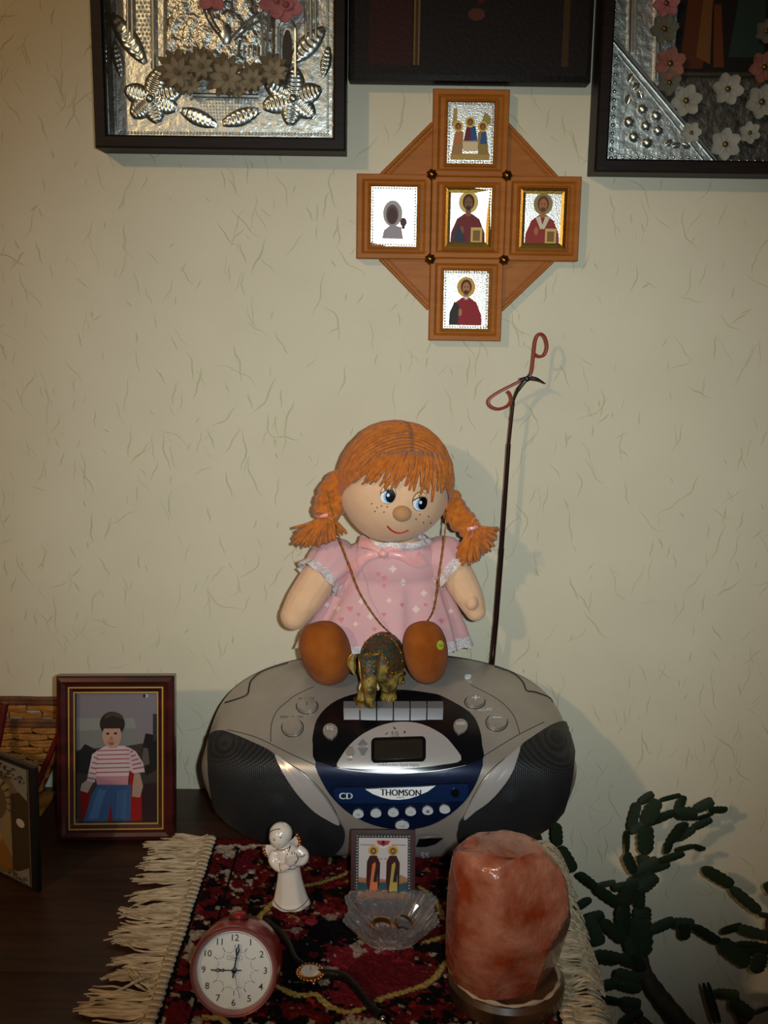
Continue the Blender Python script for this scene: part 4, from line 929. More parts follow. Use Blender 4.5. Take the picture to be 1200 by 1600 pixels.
# puffed sleeves with lace cuffs
for sd, c0, c1 in ((-1, (528, 868, -0.066), (503, 896, -0.081)), (1, (685, 866, -0.064), (706, 886, -0.073))):
    A, B = P(*c0), P(*c1); ax = (B - A).normalized(); s1 = ax.cross(V((0, -1, 0))).normalized(); s2 = ax.cross(s1)
    def rg(c, r_, ruf, n=36): return [c + (s1 * math.cos(2 * PI * j / n) + s2 * math.sin(2 * PI * j / n)) * (r_ * (1 + ruf * math.cos(2 * PI * j * 9 / n))) for j in range(n)]
    ln = (B - A).length
    sl = obj('sleeve', MB().grid([rg(A - ax * .018, .008, 0), rg(A - ax * .012, .018, 0), rg(A, .0262, .02), rg(A.lerp(B, .5), .0268, .03), rg(B - ax * .004, .0245, .05), rg(B, .0228, .06)], closeu=True, capa=True), 'dress_cotton', Dt, world=True, angle=180)
    obj('lace_cuff', MB().grid([rg(B - ax * .001, .0228, .05), rg(B + ax * .005, .0245, .09), rg(B + ax * .0105, .0262, .13)], closeu=True), 'lace', sl, world=True, angle=180)
# bow on the chest
def ribbon(pts, wpx, off, parent, name='bow_tail'):
    sp_ = spline([V((x, y, 0)) for x, y in pts], 6); rows = []
    for i, p in enumerate(sp_):
        t_ = (sp_[min(i + 1, len(sp_) - 1)] - sp_[max(i - 1, 0)]).normalized(); n_ = V((-t_.y, t_.x, 0)); w_ = wpx[0] + (wpx[1] - wpx[0]) * i / (len(sp_) - 1); row = []
        for s in (-1, -.3, .3, 1):
            e = p + n_ * (s * w_); q, nn_ = DS.hit(e.x, e.y); row.append(q + nn_ * (off + 0.0025 * math.sin(PI * i / (len(sp_) - 1)) * (1 - s * s * .5)))
        rows.append(row)
    return obj(name, MB().grid(rows), 'satin', parent, world=True, angle=180)
kq, kn = DS.hit(600, 866)
bw = obj('chest_bow', MB().ell(kq + kn * .006, (.006, .005, .005), nu=14, nv=8), 'satin', Dt, world=True)
ribbon([(598, 864), (575, 870), (560, 882), (551, 893)], (3, 9), .005, bw); ribbon([(602, 864), (625, 868), (645, 877), (658, 871)], (3, 9.5), .005, bw)
ribbon([(600, 865), (582, 858), (565, 854)], (2, 8), .008, bw, 'bow_loop'); ribbon([(602, 865), (612, 856), (626, 854)], (2, 8), .007, bw, 'bow_loop')
# printed hearts and blossoms
def heart(cx_, cy_, s): return [(cx_ + s * .9 * 16 * math.sin(t_) ** 3 / 16, cy_ - s * (13 * math.cos(t_) - 5 * math.cos(2 * t_) - 2 * math.cos(3 * t_) - math.cos(4 * t_)) / 16) for t_ in [2 * PI * i / 18 for i in range(18)]]
def clover(cx_, cy_, s): return [(cx_ + s * (1 + .28 * math.cos(4 * t_)) * math.cos(t_), cy_ + s * (1 + .28 * math.cos(4 * t_)) * math.sin(t_)) for t_ in [2 * PI * i / 24 for i in range(24)]]
for i, (x, y, s, kd) in enumerate(((600, 903, 5, 'h'), (614, 889, 5.5, 'c'), (591, 897, 4.5, 'h'), (630, 910, 5.5, 'c'), (565, 940, 5, 'c'), (600, 915, 4, 'h'), (547, 951, 5, 'h'), (527, 950, 5, 'c'), (533, 968, 5, 'h'), (556, 975, 4, 'c'), (579, 963, 5, 'c'), (650, 952, 5.5, 'c'), (628, 945, 4, 'h'), (662, 927, 5, 'c'), (608, 938, 4, 'c'), (690, 970, 5, 'h'),
                                   (585, 983, 4, 'h'), (704, 955, 4, 'c'), (530, 915, 5, 'c'), (511, 945, 4, 'c'), (680, 905, 5, 'c'), (665, 945, 3.5, 'h'), (600, 960, 4, 'h'), (680, 936, 4, 'c'), (560, 960, 3.5, 'h'))):
    obj('printed_heart' if kd == 'h' else 'printed_blossom', DS.patch(heart(x, y, s) if kd == 'h' else clover(x, y, s * .85), 0.0005, rings=2, skirt=0.0), 'print_rose' if kd == 'h' else 'print_cream', dr, world=True)
# ---------------------------------------------------------------- gold cord hung round the doll's neck
mat('gold_cord', 'c58a3c', 0.32, 0.9, col2='8a5a22', vscale=900, bump=0.8, bscale=1200)
gp = [P(512, 768, -0.110), P(520, 800, -0.114), P(531, 842, -0.116), P(545, 880, -0.122), P(562, 925, -0.122), P(585, 962, -0.124), P(604, 984, -0.120), P(625, 998, -0.112), P(652, 985, -0.110), P(669, 969, -0.112), P(680, 945, -0.120), P(688, 890, -0.118), P(694, 845, -0.112), P(698, 795, -0.106)]
gp = spline(gp, 10); gn = len(gp); cord = MB()
for s in range(2):
    q = []
    for i, p in enumerate(gp):
        a = i * 1.15 + s * PI; q.append(p + V((math.cos(a), math.sin(a), 0)) * 0.0005)
    cord.tube(q, 0.0006, 6)
tag(obj('gold_necklace', cord, 'gold_cord'), 'twisted gold cord hanging from the braids down the pink dress', 'necklace')
# ---------------------------------------------------------------- elephant
mat('ele_stone', '8c7634', 0.5, col2='3e2c14', vscale=90, contrast=(.36, .60), bump=0.5, bscale=260, bdist=0.0012, spec=0.4)
mat('ele_cloth', '1f3a34', 0.45, 0.2, col2='5e3a18', vscale=230, contrast=(.42, .58), bump=0.9, bscale=420, bdist=0.0012)
mat('ele_gold', 'c08a30', 0.32, 0.85, col2='8a5a1c', vscale=300)
def zon(px, py): return S.hit(px, py)[0]
Ef = [p_ + V((0, 0, .0012)) for p_ in (zon(566, 1109), zon(607, 1094), zon(621, 1068), zon(586, 1072))]
Et = thing('elephant_figurine', 'small gilded elephant figurine standing between the shoes of the doll', 'figurine', (sum(p.x for p in Ef) / 4, sum(p.y for p in Ef) / 4, min(p.z for p in Ef)))
bc = P(598, 1030, -0.124); hc = P(577, 1044, -0.146)
eb = MB().ell(bc, (0.0225, 0.030, 0.0285), M=Mx.Rotation(rad(-14), 3, 'Z'), nu=24, nv=16)
eb.ell(hc, (0.0125, 0.012, 0.0175), nu=18, nv=12); eb.ell(bc.lerp(hc, .55) + V((0, 0, .003)), (0.015, .016, .018), nu=18, nv=12)
tops = [bc + V((-0.012, -.016, -.010)), bc + V((0.009, -.014, -.008)), bc + V((0.012, .014, -.010)), bc + V((-0.008, .014, -.01))]
for i, (f, tp) in enumerate(zip(Ef, tops)):
    up_ = f + V((0, 0, 0.004)); r_ = 0.0072 if i != 1 else 0.0082
    eb.tube([tp, tp.lerp(up_, .5), up_ + V((0, 0, .004)), up_ - V((0, 0, .0038))], [r_ * 1.5, r_ * 1.15, r_, r_ * 1.2], 14)
trk = [hc + V((0.001, -.008, -.004)), P(577, 1062, -0.160), P(578, 1082, -0.163), P(578, 1098, -0.163), P(584, 1099, -0.166)]
ts = spline(trk, 6); eb.tube(ts, [0.0085 - 0.0042 * i / (len(ts) - 1) + 0.0006 * (i % 2) for i in range(len(ts))], 12)
remesh(obj('body', eb, 'ele_stone', Et, world=True), 0.0011, 3)
cl_ = MB(); rows = []
for i in range(12):
    a = rad(-105) + rad(210) * i / 11; row = []
    for j in range(12):
        b_ = rad(-62) + rad(140) * j / 11
        p = V((0.0238 * math.sin(a), 0.0315 * math.sin(b_) , 0.030 * math.cos(a))); k = math.sqrt(max(0.05, 1 - (math.sin(b_) * .93) ** 2))
        row.append(bc + Mx.Rotation(rad(-14), 3, 'Z') @ V((p.x * k, p.y, p.z * k)))
    rows.append(row)
cl_.grid(rows); ec = obj('saddle_cloth', cl_, 'ele_cloth', Et, world=True, angle=180)
for rw in (rows[0], rows[-1], [r_[0] for r_ in rows], [r_[4] for r_ in rows], [r_[-1] for r_ in rows]):
    obj('cloth_trim', MB().tube(rw, 0.0010, 6), 'ele_gold', ec, world=True)
    obj('trim_bead', beads(rw, 0.0014, 1.0), 'ele_gold', ec, world=True)
rows = []
for i in range(9):
    u = i / 8; c = hc + V((0.0002, -0.0128 - 0.009 * u - 0.002 * math.sin(PI * u), 0.017 - 0.038 * u)); w_ = 0.0118 * (1 - .42 * u)
    rows.append([c + V((w_ * s, 0.006 * s * s + (.004 if i == 0 else 0), 0)) for s in (-1, -.5, 0, .5, 1)])
eh = obj('forehead_cloth', MB().grid(rows), 'ele_cloth', Et, world=True, angle=180)
for k in range(7): obj('trim_bead', beads([rows[k + 1][2] + V((0, -.0008, 0)), rows[k + 1][1] + V((0, -.0006, 0)), rows[k + 1][3] + V((0, -.0006, 0))], 0.0013), 'ele_gold', eh, world=True)
obj('cloth_trim', MB().tube([r_[0] for r_ in rows], .0009, 6), 'ele_gold', eh, world=True); obj('cloth_trim', MB().tube([r_[4] for r_ in rows], .0009, 6), 'ele_gold', eh, world=True)
for sx, tilt_ in ((-1, 1), (1, 1)):
    base = hc + V((sx * 0.0115, 0.004, 0.006)); rows = []
    for i in range(9):
        u = i / 8; w_ = 0.0095 * math.sin(PI * (0.15 + .75 * u)); row = []
        for s in (-1, -.4, .4, 1):
            row.append(base + V((sx * (0.003 + w_ * (s * .5 + .5)), 0.004 * s * s - 0.003 * u, 0.007 - 0.021 * u)))
        rows.append(row)
    back = [[p + V((0, .0018, 0)) for p in r_] for r_ in rows]; mb = MB().grid(rows); mb.grid(back)
    e_ = obj('ear', mb, 'ele_stone', Et, world=True); obj('ear_rim', MB().tube([r_[3] for r_ in rows], .0009, 6), 'ele_gold', e_, world=True)
for i, f in enumerate(Ef):
    obj('anklet', MB().tube([f + V((math.cos(a) * .0082, math.sin(a) * .0082, .0105)) for a in [2 * PI * k / 14 for k in range(14)]], .0014, 6, closed=True), 'ele_gold', Et, world=True)
    obj('toenails', beads([f + V((math.sin(a) * .0088, -math.cos(a) * .0088, .0026)) for a in (-.8, -.27, .27, .8)], .0018), 'ele_gold', Et, world=True)
for sx in (-1, 1): obj('tusk', MB().tube([hc + V((sx * .007, -.010, -.010)), hc + V((sx * .010, -.017, -.016)), hc + V((sx * .010, -.020, -.017))], [.0013, .0011, .0005], 8), mat('ivory', 'cbb98a', .4), Et, world=True)
# ---------------------------------------------------------------- red-handled wire tongs clipped on the aerial tip
mat('red_dip', '8a2a1c', 0.35, coat=0.3); mat('dark_steel', '3a332e', 0.35, 0.8)
Tt = thing('wire_tongs', 'small tongs with red looped wire handles hooked on the aerial tip', 'tongs', tuple(a4))
YT = -0.036
obj('handle', MB().tube(spline([P(822, 590, YT), P(812, 596, YT), P(792, 606, YT), P(774, 616, YT), P(764, 625, YT), P(766, 634, YT), P(778, 639, YT), P(792, 635, YT), P(799, 626, YT), P(797, 616, YT), P(793, 611, YT)], 6), 0.0017, 8), 'red_dip', Tt, world=True)
obj('handle', MB().tube(spline([P(826, 590, YT - .002), P(831, 580, YT - .002), P(834, 556, YT - .002), P(837, 532, YT - .002), P(843, 522, YT - .002), P(851, 526, YT - .002), P(855, 541, YT - .002), P(851, 554, YT - .002), P(843, 557, YT - .002), P(836, 554, YT - .002)], 6), 0.0017, 8), 'red_dip', Tt, world=True)
obj('jaw', MB().tube(spline([P(812, 594, YT), P(826, 591, YT), P(840, 593, YT), P(853, 600, YT)], 5), [.0023] * 10 + [.0019, .0015, .0012, .0009, .0006, .0004], 8), 'dark_steel', Tt, world=True)
obj('jaw', MB().tube(spline([P(830, 586, YT - .002), P(820, 596, YT - .002), P(808, 612, YT), P(801, 632, YT + .002)], 5), [.0023] * 10 + [.0019, .0017, .0015, .0013, .0012, .001], 8), 'dark_steel', Tt, world=True)
obj('pivot', MB().ell(P(824, 592, YT - .004), (.0032, .0015, .0032), nu=12, nv=6), 'dark_steel', Tt, world=True)
# ---------------------------------------------------------------- photo frame with the child
mat('mahogany', '4a1512', 0.3, col2='2c0c0b', vscale=20, stretch=(1, 1, 4), coat=0.4)
mat('gilt_line', 'd9b25e', 0.35, 0.6)
pl, pr = PZ(93, 1311), PZ(275, 1309); pm = (pl + pr) / 2; pw = (pr - pl).length; ph_ = 0.186
Ft = thing('photo_frame', 'dark red photo frame with gilt lines around a photograph of a seated child', 'photo frame', M=Mx.Translation((pm.x, pm.y - 0.0045, 0.001)) @ Mx.Rotation(math.atan2(pr.y - pl.y, pr.x - pl.x), 4, 'Z') @ Mx.Rotation(rad(-9), 4, 'X'))
def lframe(parent, x0, x1, z0, z1, prof, m, name='frame_side'): return mitred_frame(parent, x0, x1, z0, z1, 0, prof, m, name, world=False)
lframe(Ft, -pw / 2, pw / 2, 0, ph_, [(0, 0.010), (0, -0.004), (0.002, -0.0065), (0.006, -0.008), (0.010, -0.0065), (0.0125, -0.0035), (0.019, -0.002), (0.020, 0.0), (0.020, 0.010)], 'mahogany')
for i_, r_ in ((0.0125, 0.0009), (0.0182, 0.0008)):
    lframe(Ft, -pw / 2 + i_, pw / 2 - i_, i_, ph_ - i_, [(0, -0.002), (0, -0.0042 if i_ < .015 else -0.003), (r_ * 1.6, -0.0042 if i_ < .015 else -0.003), (r_ * 1.6, -0.001)], 'gilt_line', 'gilt_line')
iw, ih = pw - 0.040, ph_ - 0.040
obj('back_board', MB().box((0, 0.007, ph_ / 2), (pw - 0.004, 0.004, ph_ - 0.004)), 'case_wood', Ft, smooth=False)
obj('strut', MB().box((0, 0.036, 0.061), (0.03, 0.003, 0.125), M=Mx.Rotation(rad(27), 3, 'X')), 'case_wood', Ft, smooth=False)
K = [('94828a', rect(0, 0, 1, 1)), ('4a3d3a', [(0, 0), (1, 0), (1, .56), (.8, .6), (0, .55)]), ('3a2528', [(.75, 0), (1, 0), (1, .3), (.78, .28)]), ('8e8683', [(0, .58), (0, .80), (.3, .81), (.72, .80), (.8, .60), (.5, .57)]), ('9e9691', [(0, .70), (.0, .80), (.7, .80), (.74, .72)]),
     ('2a2426', [(.80, .55), (.85, .68), (1, .66), (1, .4), (.85, .35)]), ('3e3a3c', rect(.94, .62, 1, .83)), ('2c2a2e', [(0, .38), (.2, .36), (.25, .55), (.1, .6), (0, .52)]), ('6b5d58', [(.8, .42), (.9, .44), (.88, .56), (.82, .57)]), ('d9d2c8', oval(.86, .97, .022, .014, 12)), ('3a3a3c', oval(.835, .97, .02, .014, 12)),
     ('9c1a1c', [(.05, .02), (.13, .02), (.17, .30), (.10, .30), (.04, .2)]), ('b01d1f', [(.62, .0), (.8, .0), (.8, .2), (.74, .42), (.66, .44)]), ('a81a1c', [(.3, 0), (.5, 0), (.45, .2), (.38, .2)]),
     ('3f5f8e', [(.08, 0), (.38, 0), (.42, .14), (.44, .0), (.66, 0), (.67, .28), (.26, .29), (.18, .2)]), ('5577a6', [(.14, .02), (.25, .02), (.36, .24), (.27, .25)]), ('4e6f9f', [(.47, .02), (.6, .02), (.62, .24), (.5, .24)]),
     ('d98f97', [(.25, .285), (.63, .28), (.64, .36), (.22, .36)]), ('e6c8cc', [(.22, .35), (.64, .35), (.68, .56), (.58, .585), (.36, .585), (.24, .545)]), ('e2c2c6', [(.12, .31), (.22, .30), (.28, .48), (.26, .55), (.19, .52)]), ('e2c2c6', [(.65, .57), (.58, .58), (.64, .40), (.70, .37), (.84, .38), (.82, .45), (.73, .54)]),
     ('c9a094', [(.04, .24), (.13, .22), (.2, .30), (.12, .32), (.06, .29)]), ('c29684', [(.68, .19), (.78, .18), (.82, .27), (.78, .37), (.71, .37), (.69, .28)]),
     ('c98a80', rect(.40, .57, .50, .62)), ('3a2c28', oval(.44, .755, .155, .095, 24)), ('54423a', oval(.46, .79, .12, .055, 18)), ('d29c86', oval(.435, .665, .118, .098, 24)), ('c08a76', oval(.42, .615, .05, .02, 12)), ('3a2c28', [(.31, .72), (.56, .72), (.58, .79), (.45, .82), (.32, .79)]),
     ('3a2622', oval(.385, .68, .02, .009, 10)), ('3a2622', oval(.48, .682, .02, .009, 10)), ('a8574f', oval(.43, .602, .035, .009, 10)), ('b87868', oval(.43, .645, .018, .014, 10)), ('c33a44', oval(.385, .272, .012, .01, 8))]
for k in range(6):
    y_ = .375 + k * .034; K.append(('c06876', [(.235 + .004 * k, y_), (.655, y_ + .004), (.655, y_ + .014), (.235 + .004 * k, y_ + .010)]))
for k in range(5):
    y_ = .335 + k * .04; K.append(('c06876', [(.13 + .02 * k, y_), (.23 + .008 * k, y_ - .012), (.235 + .008 * k, y_), (.135 + .02 * k, y_ + .012)])); K.append(('c06876', [(.70 - .008 * k, .40 + k * .032), (.84 - .035 * k, .415 + k * .032), (.83 - .035 * k, .427 + k * .032), (.69 - .008 * k, .412 + k * .032)]))
K = dim(K, .95, .95)
obj('child_photograph', picture(K, lambda u, v_, l: V(((u - .5) * iw, 0.0045 - l, .020 + v_ * ih)), step=0.00005), 'print_gloss', Ft, smooth=False)
obj('glass_pane', MB().box((0, 0.0005, ph_ / 2), (iw, 0.0012, ih)), 'glass_pane', Ft, smooth=False)

# ---------------------------------------------------------------- gilt icon leaning at the left edge
bR, bL = PZ(59, 1391), PZ(0, 1362); dirx = (bR - bL).normalized(); W2 = 0.135; H2 = 0.134
ang = math.atan2(dirx.y, dirx.x)
It = thing('gilt_icon_panel', 'tan and gilt icon panel with ornate corners leaning beside the wicker basket', 'icon', M=Mx.Translation(bR - dirx * (W2 / 2) + V((.0005, -.0055, .0005))) @ Mx.Rotation(ang, 4, 'Z') @ Mx.Rotation(rad(-1.5), 4, 'X'))
obj('panel', MB().box((0, 0.004, H2 / 2), (W2, 0.006, H2), bev=0.0008), mat('black_edge', '15100e', .5), It)
G = [('7c6240', rect(.02, .02, .94, .97)), ('4b3724', [(.72, .1), (.93, .1), (.93, .8), (.72, .72)]), ('9a8050', [(.02, .2), (.72, .2), (.70, .78), (.5, .86), (.2, .86), (.02, .7)]), ('6b5335', oval(.45, .62, .22, .18, 24)), ('8b7080', oval(.42, .42, .17, .15, 24)), ('9a5f24', [(.35, .08), (.72, .08), (.70, .22), (.58, .34), (.44, .3)]), ('b08050', [(.45, .24), (.58, .28), (.62, .36), (.5, .38)]), ('6b3d1a', [(.4, .08), (.5, .08), (.55, .2), (.45, .22)])]
for k in range(16):
    a = rad(200 - k * 14); G.append(('57432b', [(.45 + .2 * math.cos(a), .62 + .16 * math.sin(a)), (.45 + .3 * math.cos(a - .03), .62 + .25 * math.sin(a - .03)), (.45 + .3 * math.cos(a + .05), .62 + .25 * math.sin(a + .05))]))
G += [('8f816b', [(.44, .97), (.93, .97), (.93, .72), (.80, .78), (.72, .86), (.58, .88)]), ('8f816b', [(.60, .03), (.93, .03), (.93, .18), (.82, .12)]), ('cdb9a2', oval(.84, .52, .05, .035, 14))]
gr_ = random.Random(8)
for k in range(46): G.append(('4a3b2c', oval(gr_.uniform(.55, .9), gr_.uniform(.84, .95), .012, .009, 7)))
for k in range(22): G.append(('4a3b2c', oval(gr_.uniform(.68, .9), gr_.uniform(.04, .11), .012, .008, 7)))
G = dim(G, .85, .9)
obj('printed_icon', picture(G, lambda u, v_, l: V(((u - .5) * W2, 0.0008 - l, v_ * H2)), step=0.00005), 'print_gloss', It, smooth=False)

# ---------------------------------------------------------------- wicker basket behind them
mat('cane', 'a8712e', 0.55, col2='7d4d1c', vscale=60, stretch=(1, 1, 5), bump=0.3, bscale=200)
mat('cane_red', '6d1a18', 0.45, col2='4d1010', vscale=60)
mat('cane_rim', '6a3d20', 0.6, col2='4a2814', vscale=90, bump=0.5, bscale=300)
bcx = -0.462; byc = -0.052; rows_ = 13; zt = 0.117
Wt = thing('wicker_basket', 'small woven cane basket with red corner sticks behind the photo frame', 'basket', (bcx, byc, 0))
def bprof(z): k = z / zt; return 0.043 + 0.054 * k, 0.020 + 0.014 * k
def bpt(s, z):
    """s in 0..4 round the four sides"""
    hx, hy = bprof(z); i = int(s) % 4; f = s - int(s)
    A = [(-hx, -hy), (hx, -hy), (hx, hy), (-hx, hy)]; a_, b_ = A[i], A[(i + 1) % 4]
    nrm = [(0, -1), (1, 0), (0, 1), (-1, 0)][i]
    return V((bcx + a_[0] + (b_[0] - a_[0]) * f, byc + a_[1] + (b_[1] - a_[1]) * f, z)), V((nrm[0], nrm[1], 0))
NW = {0: 9, 1: 4, 2: 9, 3: 4}
for r_ in range(rows_):
    z0 = 0.004 + r_ * (zt - 0.006) / rows_; hz = (zt - 0.006) / rows_ * 0.46
    for i in range(4):
        n = NW[i]
        for k in range(n):
            odd = (k + r_) % 2
            s0, s1 = ((k - .05) / n, (k + 1.05) / n) if odd else ((k - .42) / n, (k + 1.42) / n); s0 = max(s0, .01); s1 = min(s1, .99); rows = []
            for q in range(7):
                s = s0 + (s1 - s0) * q / 6; p, nn_ = bpt(i + s, z0 + hz); bul = (-0.0030 if odd else 0.0034) * math.sin(PI * q / 6) - 0.0006
                rows.append([p + nn_ * (bul + c_) + V((0, 0, dz)) for c_, dz in ((-.0008, -hz), (.001, -hz * .6), (.001, hz * .6), (-.0008, hz), (-.0016, 0))])
            obj('cane_strip', MB().grid(rows, closeu=True, capa=True, capb=True), 'cane', Wt, world=True)
for i in range(4):
    n = NW[i]
    for k in range(n + 1):
        if k in (0, n): continue
        obj('cane_stake', MB().tube([bpt(i + k / n, .002)[0], bpt(i + k / n, zt)[0]], 0.0016, 6), 'cane_rim', Wt, world=True)
    a_, b_ = bpt(i + .0, zt)[0], bpt(i + .999, zt)[0]
    for dz in (0, .0045): obj('rim_cane', MB().tube(lerp(a_ + V((0, 0, dz)), b_ + V((0, 0, dz)), 9), [.0032 + .0004 * (q % 2) for q in range(9)], 8), 'cane_rim', Wt, world=True)
    obj('corner_stick', MB().tube([bpt(i, .002)[0], bpt(i, zt + .002)[0]], .0038, 8), 'cane_red', Wt, world=True)
obj('basket_floor', MB().box((bcx, byc, .003), (.13, .056, .003)), 'cane', Wt, world=True)
h0 = P(-2, 1155, byc - .055); h1 = P(8, 1098, byc - .05)
obj('handle_stick', MB().tube([P(-30, 1260, byc - .050), h0, h1], .0042, 10), 'cane_red', Wt, world=True)

# ---------------------------------------------------------------- alarm clock
mat('clock_red', '961c16', 0.3, col2='861510', vscale=30, coat=0.4); mat('clock_rim', '9c5e58', 0.16, 0.6); mat('clock_dial', 'd8d2cc', 0.5); mat('clock_ink', '37323c', 0.5)
CRd = 0.0378; tl = rad(-18)
Kc = Mx.Translation((PZ(365, 1590).x, -0.4290 + CRd * math.sin(-tl), 0.0042 + CRd * math.cos(tl))) @ Mx.Rotation(tl, 4, 'X') @ Mx.Rotation(rad(-1), 4, 'Z')
Kt = thing('alarm_clock', 'round red alarm clock with white dial standing on the rug', 'clock', M=Kc)
R90 = Mx.Rotation(PI / 2, 3, 'X')   # lathe axis z -> -y
def lat(prof, n=56): return MB().lathe(prof, n, R90)
def ring_lat(prof, n=56): return MB().lathe(prof, n, R90, capa=False, capb=False)
obj('case', lat([(0.030, -0.044), (0.0345, -0.042), (0.0372, -0.036), (CRd, -0.02), (CRd, -0.004), (0.0368, 0.001), (0.0340, 0.0012), (0.0335, -0.004), (0.0, -0.0042)]), 'clock_red', Kt)
obj('chrome_rim', ring_lat([(0.0366, -0.004), (0.0374, 0.0), (0.0366, 0.0022), (0.0352, 0.0014), (0.0347, -0.001)]), 'clock_rim', Kt)
obj('bezel', ring_lat([(0.0348, -0.002), (0.0346, 0.0018), (0.0325, 0.0004), (0.0318, -0.0028)]), mat('bezel_grey', 'a87c7a', .25, .5), Kt)
dl = obj('dial', lat([(0.0322, -0.0040), (0.0322, -0.0032), (0.0, -0.0030)]), 'clock_dial', Kt, smooth=False)
def ctext(body, x, z, h_, m='clock_ink', bold=0.0, par=None, y=0.0026, nm='numeral'):
    vs, fs = text2d(body, bold); return obj(nm, MB().add([V((x + a_ * h_, y, z + b_ * h_)) for a_, b_ in vs], fs), m, par or dl, smooth=False)
for k in range(1, 13):
    a = rad(90 - 30 * k); ctext(str(k), 0.0262 * math.cos(a), 0.0262 * math.sin(a), 0.0054, bold=0.004)
ticks = MB()
for k in range(12):
    a = rad(30 * k); c_, s_ = math.cos(a), math.sin(a)
    ticks.add([V((c_ * r_ - s_ * w_, 0.0027, s_ * r_ + c_ * w_)) for r_, w_ in ((.0165, -.00022), (.0205, -.00022), (.0205, .00022), (.0165, .00022))], [(0, 1, 2, 3)])
    for q in range(1, 5):
        a2 = a + rad(6 * q); rr_ = .0165 - .0028 * math.sin(PI * q / 5); c_, s_ = math.cos(a2), math.sin(a2)
        ticks.add([V((c_ * r_ - s_ * w_, 0.0027, s_ * r_ + c_ * w_)) for r_, w_ in ((rr_, -.00018), (rr_ + .0012, -.00018), (rr_ + .0012, .00018), (rr_, .00018))], [(0, 1, 2, 3)])
obj('minute_ticks', ticks, 'clock_ink', dl, smooth=False)
ctext('Слава', 0.0, 0.0098, 0.0021, nm='maker_name'); ctext('СДЕЛАНО В СССР', 0, -.0307, .0009, nm='maker_name')
obj('name_cartouche', MB().tube([V((.0062 * math.copysign(min(1, abs(math.cos(a)) * 1.6), math.cos(a)), .0026, .0098 + .0019 * math.sin(a))) for a in [2 * PI * i / 28 for i in range(28)]], .00012, 4, closed=True), 'clock_ink', dl)
def hand(a, pts, y, nm, r_=.00055):
    c_, s_ = math.cos(a), math.sin(a)
    for p_ in pts: obj(nm, MB().tube([V((c_ * u - s_ * v_, y, s_ * u + c_ * v_)) for u, v_ in p_], r_, 6), mat('hand_blue', '1c1c2a', .35), Kt)
hand(rad(180.5), [[(-.006, 0), (.0085, 0)], [(.0085, 0), (.0095, .0011), (.0105, 0), (.0095, -.0011), (.0085, 0)], [(.0105, 0), (.0138, .001), (.0172, 0), (.0138, -.001), (.0105, 0)], [(.0172, 0), (.0195, 0)]], .0016, 'hour_hand')
hand(rad(81), [[(-.006, 0), (.0125, 0)], [(.0125, 0), (.0165, .0013), (.0205, 0), (.0165, -.0013), (.0125, 0)], [(.0205, 0), (.0215, 0)]], .0008, 'minute_hand', .0007)
hand(rad(-75.5), [[(0, 0), (.0225, 0)]], .0003, 'second_hand', .0002)
obj('hand_boss', MB().lathe([(.0022, 0), (.0022, .0028), (.0012, .0032)], 14, R90, (0, .0028, 0)), 'hand_blue', Kt)
obj('crystal', MB().lathe([(.0318, 0), (.0315, .0012), (.022, .0024), (0.0001, .003)], 40, R90, (0, -0.0002, 0), capa=False), 'glass_pane', Kt)
bz = MB().lathe([(.0085, -.001), (.0085, .0006), (.006, .001)], 20, c=(0, .020, CRd)); obj('button_socket', bz, mat('socket', '1c1210', .5), Kt)
obj('alarm_button', MB().lathe([(.0058, 0), (.0058, .0035), (.0045, .005), (.002, .0056)], 20, c=(0, .020, CRd)), 'clock_red', Kt)
for sx in (-1, 1): obj('foot', MB().tube([V((sx * .018, .02, -CRd * .86)), V((sx * .021, .02, -CRd * .99))], .0028, 8), 'clock_red', Kt)

# ---------------------------------------------------------------- porcelain angel
mat('porcelain', 'd8cabc', 0.2, col2='d2c2b4', vscale=25, coat=0.3, sss=0.08, spec=0.6); mat('gilt_paint', '6b3a22', 0.25, 0.7); mat('gilt_bright', 'b06a30', 0.2, 0.9)
YA_ = -0.258
base = PZ(455, 1411, 0.0043)
At = thing('angel_figurine', 'white porcelain praying angel figurine with gilt-edged wings on the rug', 'figurine', (base.x, base.y, 0.0043))
def A(px, py, d=0.0): return P(px, py, YA_ - d)
sk = MB(); rows = []
zt_ = A(450, 1348).z; z0_ = 0.0045
for i in range(22):
    u = i / 21; z = z0_ + (zt_ - z0_) * u; c = V((base.x - 0.0022 * u, base.y, z)); r_ = 0.0190 - 0.0082 * (1 - (1 - u) ** 1.7) + (0.0006 if i in (1, 2) else 0); rows.append([c + V((math.cos(t_) * r_ * (1 + .035 * (1 - u) * math.cos(7 * t_ + 1)), math.sin(t_) * r_ * .9 * (1 + .035 * (1 - u) * math.cos(7 * t_ + 1)), 0)) for t_ in [2 * PI * j / 56 for j in range(56)]])
sk.grid(rows, closeu=True, capa=True, capb=True)
bd = MB(); bd.ell(A(449, 1338), (.0125, .0105, .014), nu=20, nv=14); bd.ell(A(446, 1352), (.0098, .009, .011), nu=18, nv=12); bd.ell(A(444, 1324), (.0078, .007, .008), nu=16, nv=10)
bd.tube(spline([A(432, 1330), A(428, 1344, .003), A(438, 1356, .010), A(452, 1352, .014)], 5), [.0052, .0054, .0056, .0058, .006, .0058, .0056, .0054, .0052, .005, .0048, .0046, .0044, .0042, .004, .004], 12)
bd.tube(spline([A(464, 1326), A(474, 1336, .002), A(472, 1345, .008), A(460, 1347, .013)], 5), [.0052, .0054, .0056, .0058, .006, .0058, .0056, .0054, .0052, .005, .0048, .0046, .0044, .0042, .004, .004], 12)
